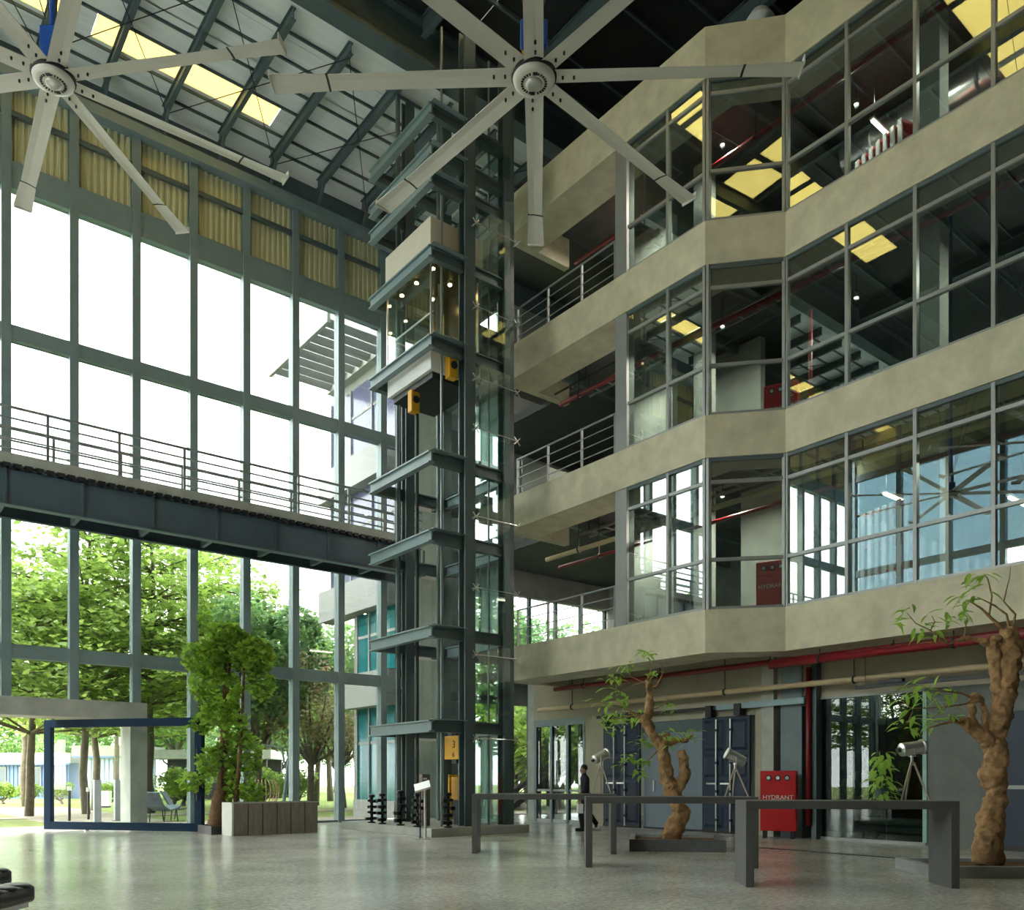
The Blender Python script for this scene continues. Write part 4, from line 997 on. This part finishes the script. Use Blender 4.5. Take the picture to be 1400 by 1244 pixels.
# studio spotlights on little tripods
for i, (k, x, y, yaw, tilt, hh, lb) in enumerate(((0, 2.32, .32, 30, 25, .56, 'silver spotlight on wooden tripod near the walking person'), (1, 2.3, .32, 185, 28, .48, 'silver spotlight on tripod in front of the navy container door'), (2, 2.15, .34, 12, 8, .54, 'silver spotlight on tripod closest to the bonsai tree'))):
    s = thing('spotlight_tripod', lb, 'spotlight', on_table(k, x, y), TA, 'spotlights on the tables')
    for a in (90, 210, 330):
        MB().tube([(.02 * math.cos(R(a)), .02 * math.sin(R(a)), hh - .06), (.2 * math.cos(R(a)), .2 * math.sin(R(a)), .004)], [.014, .011], 6).build('leg', mat('tripod_wood', (.42, .36, .28), .6) if i == 0 and a == 90 else bpy.data.materials['tripod_wood'], s)
    MB().tube([(0, 0, hh - .1), (0, 0, hh + .06)], .018, 8).build('stem', STEEL, s)
    d = Vector((math.cos(R(yaw)) * math.cos(R(tilt)), math.sin(R(yaw)) * math.cos(R(tilt)), math.sin(R(tilt))))
    c = Vector((0, 0, hh + .12))
    hd = MB().tube([c - d * .17, c - d * .15, c + d * .12, c + d * .13], [.05, .085, .085, .095], 16).build('lamp_head', STEEL, s)
    MB().tube([c + d * .13, c + d * .155], .1, 16).build('rim', STEEL, hd); MB().tube([c + d * .15, c + d * .158], .085, 16).build('lens', WHITE, hd); MB().tube([c - d * .21, c - d * .17], .03, 10).build('rear_cap', DARK, hd)
    MB().tube([c + Vector((-.0, -.1, 0)), c + Vector((0, -.1, -.1)), c + Vector((0, .1, -.1)), c + Vector((0, .1, 0))], .01, 5).build('yoke', STEEL, s)
# leafy pot plant on the nearest table
tp = thing('table_plant', 'bushy light green pot plant standing on the closest table', 'plant', on_table(2, 1.78, .36), 0)
MB().lathe([(.07, 0), (.09, .16), (.085, .16), (.07, .12)], 14).build('pot', TEALD, tp)
def leaf_mesh(name, L, w, m, bend=.25):
    pr = [(0, .05), (.25, .8), (.55, 1), (.8, .6), (1, .03)]
    mb = MB(); vs = []
    for t, k in pr:
        z = -bend * L * t * t
        vs += [(-w / 2 * k, L * t, z + .12 * w * k), (0, L * t, z), (w / 2 * k, L * t, z + .12 * w * k)]
    fs = []
    for j in range(len(pr) - 1):
        a = j * 3; fs += [(a, a + 1, a + 4, a + 3), (a + 1, a + 2, a + 5, a + 4)]
    return mb.add(vs, fs).mesh(name, m, True)
LM = leaf_mesh('leaf', .13, .06, LEAFB, .5)
r2 = random.Random(5)
for k in range(110):
    z = r2.uniform(.02, .62); a = r2.uniform(0, 6.28); q = (.16 if z < .3 else .11) * r2.uniform(.4, 1)
    link('leaf', LM, tp, (math.cos(a) * q, math.sin(a) * q, z), (r2.uniform(-.9, .3), r2.uniform(-.4, .4), a - 1.57), r2.uniform(.6, 1.1))
MB().tube([(0, 0, .1), (.02, 0, .35), (-.02, .02, .62)], [.012, .01, .006], 5).build('stem', LEAFB, tp)

# ================================================================ BONSAI TREES
KNOB = bpy.data.textures.new('knobs', 'CLOUDS'); KNOB.noise_scale = .16; KNOB.noise_depth = 2
KNOB2 = bpy.data.textures.new('grain', 'CLOUDS'); KNOB2.noise_scale = .05; KNOB2.noise_depth = 2
RS = .76
def bonsai(name, label, base, trunk, branches, leaves, LMesh, leaf_s, seed, z0, MULT=1.0):
    """trunk / branches: lists of (across, along, height, radius) in metres from the base"""
    rr = random.Random(seed)
    o = thing(name, label, 'tree', (base[0], base[1], z0), 0)
    def limb(pts, nm, n=12, w=.07, sub=5):
        P, Q = [], []
        for (a, b) in zip(pts, pts[1:]):
            for k in range(sub):
                t = k / sub; p = uv(*a[:3]).lerp(uv(*b[:3]), t)
                q = a[3] + (b[3] - a[3]) * t
                P.append(p + Vector((rr.gauss(0, .05 * q), rr.gauss(0, .05 * q), 0))); Q.append(q * RS * rr.uniform(.95, 1.06))
        P.append(uv(*pts[-1][:3])); Q.append(pts[-1][3] * RS)
        ob = MB().tube(P, Q, n, True, w, rr).build(nm, BARK, o, True)
        if n > 8:
            s = ob.modifiers.new('round', 'SUBSURF'); s.levels = s.render_levels = 2
            dm = ob.modifiers.new('knobs', 'DISPLACE'); dm.texture = KNOB; dm.strength = .10; dm.mid_level = .45
            dm = ob.modifiers.new('grain', 'DISPLACE'); dm.texture = KNOB2; dm.strength = .035; dm.mid_level = .5
        return ob
    for t in trunk: limb(t, 'trunk')
    for b in branches: limb(b, 'branch', 7 if max(p[3] for p in b) < .05 else 11, .08, 4)
    for (u, v, z, n, sp) in leaves:
        for k in range(int(n * MULT)):
            p = uv(u + rr.gauss(0, sp), v + rr.gauss(0, sp * .8), z + rr.gauss(0, sp * .6))
            link('leaf', LMesh, o, p, (rr.uniform(-.7, .5), rr.uniform(-.4, .4), rr.uniform(0, 6.28)), leaf_s * rr.uniform(.7, 1.2))
    return o
# the one behind the middle table, in its low planter
def pxm(px, py, d, b):        # offset from the trunk base, metres
    return ((px - 700) / 1149 * d - b[0], 0, 1.35 + (1064 - py) / 1149 * d - b[1])
D2 = 15.9; b2 = ((912 - 700) / 1149 * D2, .16)
def tp2(px, py, rad, v=0): a = pxm(px, py, D2, b2); return (a[0], v, a[2], rad)
LB1 = leaf_mesh('leaf', .15, .05, LEAFB, .3)
bonsai('bonsai_tree', 'gnarled brown bonsai tree in a low planter behind the middle table', cw(b2[0], D2),
       [[tp2(914, 1151, .27), tp2(926, 1122, .24), tp2(934, 1116, .2), tp2(926, 1100, .18), tp2(918, 1080, .19), tp2(912, 1062, .17), tp2(909, 1045, .15), tp2(906, 1022, .13), tp2(893, 1003, .12), tp2(882, 985, .13), tp2(880, 978, .1)],
        [tp2(924, 1085, .13), tp2(936, 1062, .12), tp2(935, 1045, .12), tp2(931, 1025, .1)]],
       [[tp2(886, 983, .1), tp2(888, 955, .085), tp2(887, 935, .08), tp2(884, 930, .05)], [tp2(886, 940, .05), tp2(898, 938, .035), tp2(905, 925, .02)],
        [tp2(905, 1018, .08), tp2(926, 1013, .07), tp2(938, 1012, .05), tp2(948, 1003, .03)], [tp2(905, 1020, .07), tp2(903, 1008, .05), tp2(915, 1004, .04)],
        [tp2(880, 980, .06), tp2(868, 978, .05), tp2(862, 972, .02)], [tp2(884, 932, .025), tp2(868, 936, .015), tp2(845, 948, .01), tp2(838, 925, .006)], [tp2(884, 932, .02), tp2(890, 915, .012), tp2(886, 892, .006)],
        [tp2(866, 978, .02), tp2(845, 982, .012), tp2(822, 985, .007)], [tp2(868, 975, .016), tp2(846, 965, .01), tp2(820, 960, .006)], [tp2(905, 1020, .02), tp2(885, 1040, .012), tp2(870, 1045, .008)],
        [tp2(904, 928, .015), tp2(908, 915, .01), tp2(902, 905, .006)], [tp2(893, 970, .015), tp2(910, 962, .01), tp2(914, 955, .006)], [tp2(884, 935, .015), tp2(862, 925, .01), tp2(858, 908, .006)]],
       [(*tp2(838, 926, 0)[:3], 6, .1), (*tp2(886, 894, 0)[:3], 6, .08), (*tp2(858, 912, 0)[:3], 6, .09), (*tp2(845, 955, 0)[:3], 10, .15), (*tp2(835, 984, 0)[:3], 14, .16), (*tp2(860, 978, 0)[:3], 12, .14), (*tp2(822, 962, 0)[:3], 5, .09),
        (*tp2(872, 1040, 0)[:3], 9, .13), (*tp2(874, 1056, 0)[:3], 6, .08), (*tp2(912, 1010, 0)[:3], 10, .14), (*tp2(938, 1004, 0)[:3], 8, .1), (*tp2(912, 965, 0)[:3], 6, .08), (*tp2(892, 922, 0)[:3], 4, .08), (*tp2(860, 1035, 0)[:3], 5, .06), (*tp2(878, 1015, 0)[:3], 7, .1)],
       LB1, 1.25, 31, .16, 2.5)
pl = thing('low_planter', 'low stone planter, shaded sides coloured dark, around the middle bonsai tree', 'planter', (*cw(3.06, 15.42), 0), TA - .1)
STN = mat('shaded_stone', (.10, .105, .105), .6, var=.2, scale=5); STL = mat('grey_stone', (.30, .31, .31), .7, var=.15, scale=4)
for b, m_ in (((-.9, 0, 0, .85, .1, .22), STN), ((-.9, 0.1, 0, -.8, 1.7, .22), STL), ((.75, .1, 0, .85, 1.7, .22), STN), ((-.8, 1.6, 0, .75, 1.7, .22), STL)): piece('kerb', m_, b, pl, .005)  # front and right kerbs darker: shade put into the stone colour
piece('soil', BARK2, (-.8, .1, 0, .75, 1.6, .15), pl)
# the large one nearest the camera
D3 = 11.9; b3 = ((1354 - 700) / 1149 * D3, .12)
def tp3(px, py, rad, v=0): a = pxm(px, py, D3, b3); return (a[0], v, a[2], rad)
LB2 = leaf_mesh('leaf', .2, .055, LEAFB, .35)
bonsai('bonsai_tree', 'large gnarled bonsai tree with knobbly pale bark closest to the camera', cw(b3[0], D3),
       [[tp3(1352, 1183, .26), tp3(1352, 1150, .25), tp3(1357, 1110, .21), tp3(1362, 1085, .17), tp3(1358, 1062, .24), tp3(1362, 1040, .19), tp3(1362, 1010, .17), tp3(1368, 985, .17), tp3(1374, 950, .2), tp3(1378, 910, .21), tp3(1382, 880, .2), tp3(1378, 858, .12)],
        [tp3(1372, 960, .16), tp3(1364, 930, .12), tp3(1362, 900, .11), tp3(1357, 882, .1), tp3(1366, 870, .08)]],
       [[tp3(1362, 1030, .15), tp3(1348, 1010, .13), tp3(1338, 1000, .11), tp3(1320, 990, .09), tp3(1310, 984, .06)], [tp3(1340, 1003, .08), tp3(1330, 978, .07), tp3(1328, 960, .06), tp3(1338, 952, .05)], [tp3(1344, 1000, .07), tp3(1346, 975, .06), tp3(1340, 955, .05), tp3(1330, 950, .05)],
        [tp3(1330, 955, .03), tp3(1318, 948, .02), tp3(1290, 945, .014), tp3(1275, 940, .008)], [tp3(1310, 985, .03), tp3(1285, 990, .02), tp3(1268, 996, .01)], [tp3(1332, 958, .025), tp3(1312, 964, .02), tp3(1275, 968, .014), tp3(1245, 968, .01), tp3(1233, 958, .006)], [tp3(1316, 990, .03), tp3(1300, 985, .02), tp3(1296, 975, .01)],
        [tp3(1358, 884, .05), tp3(1340, 876, .035), tp3(1318, 872, .025), tp3(1300, 880, .02), tp3(1284, 874, .014)], [tp3(1290, 876, .018), tp3(1272, 862, .014), tp3(1252, 852, .01), tp3(1240, 838, .006)], [tp3(1318, 872, .02), tp3(1320, 858, .014), tp3(1322, 845, .008)],
        [tp3(1376, 865, .04), tp3(1355, 845, .03), tp3(1342, 832, .02), tp3(1326, 822, .012)], [tp3(1352, 842, .02), tp3(1356, 815, .016), tp3(1350, 790, .01), tp3(1345, 786, .006)], [tp3(1380, 860, .03), tp3(1376, 840, .02), tp3(1360, 828, .016), tp3(1336, 816, .008)], [tp3(1384, 860, .025), tp3(1388, 840, .018), tp3(1372, 822, .012), tp3(1380, 790, .008), tp3(1382, 772, .005)],
        [tp3(1272, 862, .012), tp3(1278, 850, .008), tp3(1274, 842, .005)], [tp3(1248, 972, .01), tp3(1240, 990, .008)]],
       [(*tp3(1238, 836, 0)[:3], 5, .06), (*tp3(1228, 848, 0)[:3], 4, .06), (*tp3(1262, 856, 0)[:3], 7, .09), (*tp3(1272, 866, 0)[:3], 8, .1), (*tp3(1338, 790, 0)[:3], 6, .1), (*tp3(1345, 784, 0)[:3], 4, .06), (*tp3(1322, 820, 0)[:3], 10, .1), (*tp3(1312, 836, 0)[:3], 9, .11), (*tp3(1338, 806, 0)[:3], 4, .08), (*tp3(1302, 846, 0)[:3], 5, .07),
        (*tp3(1272, 944, 0)[:3], 12, .12), (*tp3(1255, 934, 0)[:3], 6, .09), (*tp3(1240, 950, 0)[:3], 6, .1), (*tp3(1262, 966, 0)[:3], 6, .1), (*tp3(1295, 980, 0)[:3], 9, .1), (*tp3(1282, 986, 0)[:3], 8, .1), (*tp3(1250, 985, 0)[:3], 7, .1), (*tp3(1240, 992, 0)[:3], 8, .1), (*tp3(1288, 945, 0)[:3], 7, .09)],
       LB2, 1.1, 47, .12, 1.25)
pr_ = thing('low_planter', 'low grey stone kerb bed around the large bonsai tree', 'planter', (*cw(6.0, 11.35), 0), TA)
for b, m_ in (((-.3, 0, 0, 2.2, .1, .16), STL), ((-.3, .1, 0, -.2, 1.3, .16), STL), ((2.1, .1, 0, 2.2, 1.3, .16), STL), ((-.2, 1.2, 0, 2.1, 1.3, .16), STL)): piece('kerb', m_, b, pr_, .005)
piece('soil', BARK2, (-.2, .1, 0, 2.1, 1.2, .11), pr_)

# ================================================================ CEILING FANS
def fan(px, py, h, rad, a0, label, ztop):
    dep = h * 1149 / (1064 - py); lat = (px - 700) / 1149 * dep
    X, Y = cw(lat, dep); z = h + 1.35
    f = thing('ceiling_fan', label, 'fan', (X, Y, z), R(-YAW), 'large ceiling fans')
    k = rad / 3.3
    hb = MB().lathe([(.20, -.02), (.255, 0), (.265, .03), (.265, .09), (.25, .11)], 28).build('hub', BLADE, f, True)
    MB().lathe([(.27, .03), (.285, .05), (.285, .10), (.27, .12)], 28).build('hub_ring', DARK, f, True)
    MB().lathe([(.07, -.05), (.10, -.035), (.105, -.02)], 20).build('hub_cap', STEEL, hb, True)
    m = MB()
    for j in range(26):
        a = R(j * 13.85)
        if j in (6, 7, 19, 20): continue
        c, s = math.cos(a), math.sin(a)
        m.beam((c * .135, s * .135, -.026), (c * .165, s * .165, -.026), .018, .008)
    m.build('badge_print', DARK, hb)['kind'] = 'stuff'
    for a in (95, 275): MB().beam((math.cos(R(a)) * .15 - .03, math.sin(R(a)) * .15, -.025), (math.cos(R(a)) * .15 + .03, math.sin(R(a)) * .15, -.025), .045, .008).build('badge_mark', DARK, hb)
    MB().box(-.11, -.11, .12, .11, .11, .42).build('motor', BLUEM, f, bevel=.02)
    MB().box(-.17, -.05, .42, .17, .05, .75).build('yoke', BLUEM, f, bevel=.02); MB().box(-.15, -.04, .2, -.12, .04, .36).build('rating_plate', YEL, f)
    MB().tube([(0, 0, .75), (0, 0, ztop - z)], .05, 10).build('down_rod', BLUEM, f)
    for a in (45, 135, 225, 315):
        MB().tube([(math.cos(R(a)) * .1, math.sin(R(a)) * .1, .8), (math.cos(R(a)) * 3.0, math.sin(R(a)) * 3.0, ztop - z)], .008, 4).build('guy_wire', DARK, f)
    bl = MB(); rb = rad * .78
    sec = [(-.105, .0), (-.06, .03), (.02, .038), (.105, .012), (.105, .002), (.02, .012), (-.06, .006)]
    def blade_part(x0, x1, w0, w1, dz=0):
        mm = MB(); n = len(sec)
        vs = [(x0, y * w0, zz + .02 + dz + y * .14) for y, zz in sec] + [(x1, y * w1, zz + .02 + dz + y * .14) for y, zz in sec]
        mm.add(vs, [(j, (j + 1) % n, n + (j + 1) % n, n + j) for j in range(n)] + [tuple(range(n - 1, -1, -1)), tuple(range(n, 2 * n))]); return mm
    bm_ = blade_part(.25, rb, 1.15, 1.0).mesh('blade', BLADE); tm = blade_part(rb + .03, rad, 1.05, 1.3).mesh('tip_section', BLADE)
    jm = blade_part(rb, rb + .03, 1.12, 1.12).mesh('joint_band', DARK)
    em = MB().box(rad, -.13, -.0, rad + .015, .13, .10).mesh('end_cap', BLADE)
    bo = MB().tube([(0, 0, -.006), (0, 0, .03)], .014, 8).mesh('bolt', DARK)
    for j in range(8):
        b = link('blade', bm_, f, (0, 0, .04), (0, 0, R(a0 + 45 * j)))
        link('tip_section', tm, b); link('joint_band', jm, b); link('end_cap', em, b)
        for x in (.36, .5): link('bolt', bo, b, (x, .02, .005))
    return f
fan(730, 112, 8.7, 3.3, 88, 'large eight-blade ceiling fan in front of the offices', 20.3)
fan(73, 112, 9.55, 3.3, 81.5, 'eight-blade ceiling fan hanging near the glass wall', 20.3)

# ================================================================ SCULPTURES ON THE PLINTH AND SIGN STAND
CRK = mat('oiled_black_steel', (.012, .013, .014), .3, .6, var=.1)
def crankshaft(x, y, h, seed, label):
    q = random.Random(seed); o = thing('crankshaft', label, 'sculpture', (x, y, .2), q.uniform(0, 6), 'black crankshafts on the plinth')
    MB().lathe([(.1, 0), (.1, .03), (.04, .04), (.04, .06)], 14).build('flange', CRK, o)
    n = 4
    for k in range(n):
        z = .06 + k * (h - .12) / n; a = q.choice((0, 2.09, 4.19)) + q.uniform(-.1, .1); st_ = (h - .12) / n
        MB().lathe([(.038, 0), (.038, st_)], 12, (0, 0, z)).build('journal', CRK, o)
        w = MB()
        for zz in (z + .015,):
            poly = [(.06 * math.cos(t) if abs(t) < 1.57 else .13 * math.cos(t), (.06 if abs(t) < 1.57 else .12) * math.sin(t)) for t in [R(-180 + 30 * j) for j in range(12)]]
            poly = [(px_ * math.cos(a) - py_ * math.sin(a) - .045 * math.cos(a), px_ * math.sin(a) + py_ * math.cos(a) - .045 * math.sin(a)) for px_, py_ in poly]
            w.prism(poly, zz, zz + st_ * .48)
        w.build('crank_web', CRK, o)
        MB().lathe([(.03, 0), (.06, .01), (.06, st_ * .4), (.03, st_ * .45)], 12, (.075 * math.cos(a), .075 * math.sin(a), z + st_ * .2)).build('crank_pin', CRK, o)
    MB().lathe([(.05, 0), (.085, .02), (.085, .07), (.04, .09)], 14, (0, 0, h - .07)).build('pulley', CRK, o)
for i, (x, y, h, lb) in enumerate(((10.72, 19.25, .72, 'black crankshaft sculpture at the glass wall end of the plinth'), (10.66, 18.6, .76, 'black crankshaft sculpture second from the glass wall'), (10.68, 17.75, .84, 'tallest black crankshaft sculpture mid-plinth'), (10.66, 16.95, .78, 'black crankshaft sculpture behind the sign stand'), (11.08, 16.28, .80, 'black crankshaft sculpture at the front corner of the plinth'))):
    crankshaft(x, y, h, 60 + i, lb)
sg = thing('sign_stand', 'slim metal stand with a tilted plaque beside the plinth', 'sign', (10.1, 15.85, 0), R(-35))
MB().tube([(-.05, .03, 0), (-.05, .03, 1.12)], .018, 8).build('post', DARK, sg); MB().tube([(.06, 0, 0), (.06, 0, 1.15)], .032, 8).build('post', STEEL, sg)
piece('foot', STEEL, (-.16, -.12, 0, .18, .14, .015), sg)
MB().beam((-.17, 0, 1.12), (.17, 0, 1.22), .3, .05, (-.2, -.5, .85)).build('plaque', STEEL, sg)

# ================================================================ TUFTED DAYBEDS at the edge of the view
LEA = mat('black_leather', (.018, .019, .021), .32, var=.15, scale=12, bump=.2)
def daybed(lat1, dep, label):
    X, Y = cw(lat1 - 1.9, dep); o = thing('daybed', label, 'bench', (X, Y, 0), R(-YAW), 'black tufted daybeds')
    bmx = bmesh.new(); bmesh.ops.create_cube(bmx, size=1)
    bmesh.ops.subdivide_edges(bmx, edges=bmx.edges[:], cuts=3, use_grid_fill=True)
    for v in bmx.verts: v.co = Vector((v.co.x * 1.9 + .95, v.co.y * .62, v.co.z * .15 + .385))
    me = bpy.data.meshes.new('cushion'); bmx.to_mesh(me); bmx.free(); me.materials.append(LEA)
    c = link('cushion', me, o); b = c.modifiers.new('bevel', 'BEVEL'); b.width = .05; b.segments = 3; b.limit_method = 'ANGLE'
    for p in me.polygons: p.use_smooth = True
    tuft = MB().lathe([(.014, 0), (.016, .006), (.004, .01)], 10).mesh('tuft_button', DARK)
    pad = MB().lathe([(.13, -.01), (.12, .012), (.08, .026), (.03, .03)], 14).mesh('tuft_pad', LEA, True)
    for j in range(8):
        for s in range(2):
            link('tuft_button', tuft, o, (1.75 - j * .24, -.13 + s * .26, .462))
    for j in range(8):
        for s in range(3): link('tuft_pad', pad, o, (1.78 - j * .24, -.2 + s * .2, .452))
    piece('frame', STEEL, (.05, -.28, .27, 1.85, .28, .31), o)
    for x in (.15, 1.75):
        for y in (-.24, .24): MB().box(x - .02, y - .02, 0, x + .02, y + .02, .27).build('leg', STEEL, o)
daybed(-4.01, 6.78, 'black tufted leather daybed closest to the camera')
daybed(-4.90, 7.95, 'black tufted leather daybed just behind the first')

# ================================================================ PERSON walking past the glass doors
PX, PY = cw((800 - 700) / 1149 * 21.6, 21.6)
PE = thing('person', 'person in dark shirt and trousers walking and carrying a white bag', 'person', (PX, PY, 0), R(-YAW + 12))
SK = mat('skin', (.36, .22, .15), .6, var=.05); CLO = mat('dark_navy_cloth', (.018, .02, .032), .9, var=.15); TRO = mat('black_trousers', (.014, .015, .02), .9, var=.1); HAIR = mat('black_hair', (.01, .009, .008), .5); SHOE = mat('pale_shoe', (.35, .34, .33), .6)
def skin_mesh(name, verts, edges, radii, m, parent, root=0, sub=2):
    me = bpy.data.meshes.new(name); me.from_pydata(verts, edges, []); me.materials.append(m)
    o = link(name, me, parent); sk = o.modifiers.new('skin', 'SKIN'); sk.use_smooth_shade = True
    for i, rd in enumerate(radii):
        me.skin_vertices[0].data[i].radius = rd if isinstance(rd, tuple) else (rd, rd)
    me.skin_vertices[0].data[root].use_root = True
    s = o.modifiers.new('sub', 'SUBSURF'); s.levels = s.render_levels = sub
    return o
# x: across (walking towards -x), y: away from the camera
bv = [(0, 0, .92), (0, 0, 1.05), (-.01, 0, 1.22), (-.01, 0, 1.36), (-.02, 0, 1.43), (-.03, 0, 1.50), (-.04, 0, 1.58), (-.04, 0, 1.67),
      (-.03, -.17, 1.36), (-.08, -.22, 1.12), (-.17, -.21, .90), (-.20, -.20, .83), (-.03, .17, 1.36), (.08, .21, 1.12), (.06, .21, .9), (.05, .2, .83),
      (-.03, -.09, .88), (-.14, -.09, .48), (-.10, -.09, .09), (-.2, -.1, .04), (.03, .09, .88), (.1, .09, .48), (.34, .09, .16), (.29, .09, .04)]
be = [(0,1),(1,2),(2,3),(3,4),(4,5),(5,6),(6,7),(3,8),(8,9),(9,10),(10,11),(3,12),(12,13),(13,14),(14,15),(0,16),(16,17),(17,18),(18,19),(0,20),(20,21),(21,22),(22,23)]
br = [(.13,.10),(.125,.095),(.14,.105),(.12,.09),.055,.06,(.085,.075),(.06,.055),.065,.05,.038,.04,.065,.05,.038,.04,.085,.06,.042,.035,.085,.06,.042,.035]
body = skin_mesh('body', bv, be, br, CLO, PE)
def limb_mesh(name, pts, rad, m): return MB().tube(pts, rad, 12).build(name, m, PE, True)
limb_mesh('trousers', [(0, 0, .98), (0, 0, .86)], [(.155), (.165)], TRO)
for s, p in ((-1, bv[16:19]), (1, bv[20:23])): limb_mesh('trouser_leg', p, [.1, .078, .06], TRO)
hd = MB().lathe([(.02, 0), (.05, .01), (.072, .05), (.08, .1), (.078, .15), (.06, .2), (.02, .225)], 16, (-.045, 0, 1.455)).build('head', SK, PE, True)
MB().tube([(-.125, 0, 1.56), (-.14, 0, 1.545), (-.12, 0, 1.535)], [.01, .016, .012], 8).build('nose', SK, hd, True)
for y in (-.03, .03): MB().lathe([(.006, -.006), (.009, 0), (.006, .006)], 8, (-.117, y, 1.575)).build('eye', HAIR, hd)
for y in (-.08, .08): MB().tube([(-.04, y, 1.54), (-.035, y * 1.08, 1.57), (-.045, y, 1.6)], .014, 6).build('ear', SK, hd)
MB().box(-.122, -.022, 1.507, -.112, .022, 1.513).build('mouth', mat('lip', (.3, .12, .1), .5), hd)
MB().lathe([(.05, 0), (.088, .03), (.09, .09), (.07, .14), (.02, .16)], 16, (-.025, 0, 1.55)).build('hair', HAIR, PE, True)
MB().tube([(-.035, 0, 1.40), (-.04, 0, 1.47)], [.055, .05], 12).build('neck', SK, PE, True)
for (x, y, z), s in (((-.205, -.2, .82), -1), ((.05, .2, .82), 1)):
    pm = MB(); pm.box(x - .035, y - .015, z - .08, x + .035, y + .015, z + .02)
    hnd = pm.build('hand', SK, PE, bevel=.012)
    for k, L in enumerate((.062, .072, .068, .052)):
        fx = x - .027 + k * .018; MB().tube([(fx, y, z - .075), (fx, y + .008 * s, z - .075 - L * .55), (fx, y - .014 * s, z - .075 - L)], [.0085, .008, .006], 6).build('finger', SK, hnd, True)
    MB().tube([(x - .035, y, z - .02), (x - .06, y, z - .05), (x - .055, y - .01 * s, z - .08)], [.01, .0095, .007], 6).build('thumb', SK, hnd, True)
for p in (bv[19], bv[23]):
    MB().box(p[0] - .09, p[1] - .045, p[2] - .04, p[0] + .16, p[1] + .045, p[2] + .045).build('shoe', SHOE if p[0] > 0 else DARK, PE, bevel=.02)
bag = thing('white_bag', 'small white paper bag held by the walking person', 'bag', (PX, PY, 0), R(-YAW + 12))
MB().box(-.27, -.26, .46, -.13, -.16, .70).build('bag_body', WHITE, bag); MB().tube([(-.24, -.21, .7), (-.2, -.21, .755), (-.16, -.21, .7)], .006, 5).build('bag_handle', WHITE, bag)
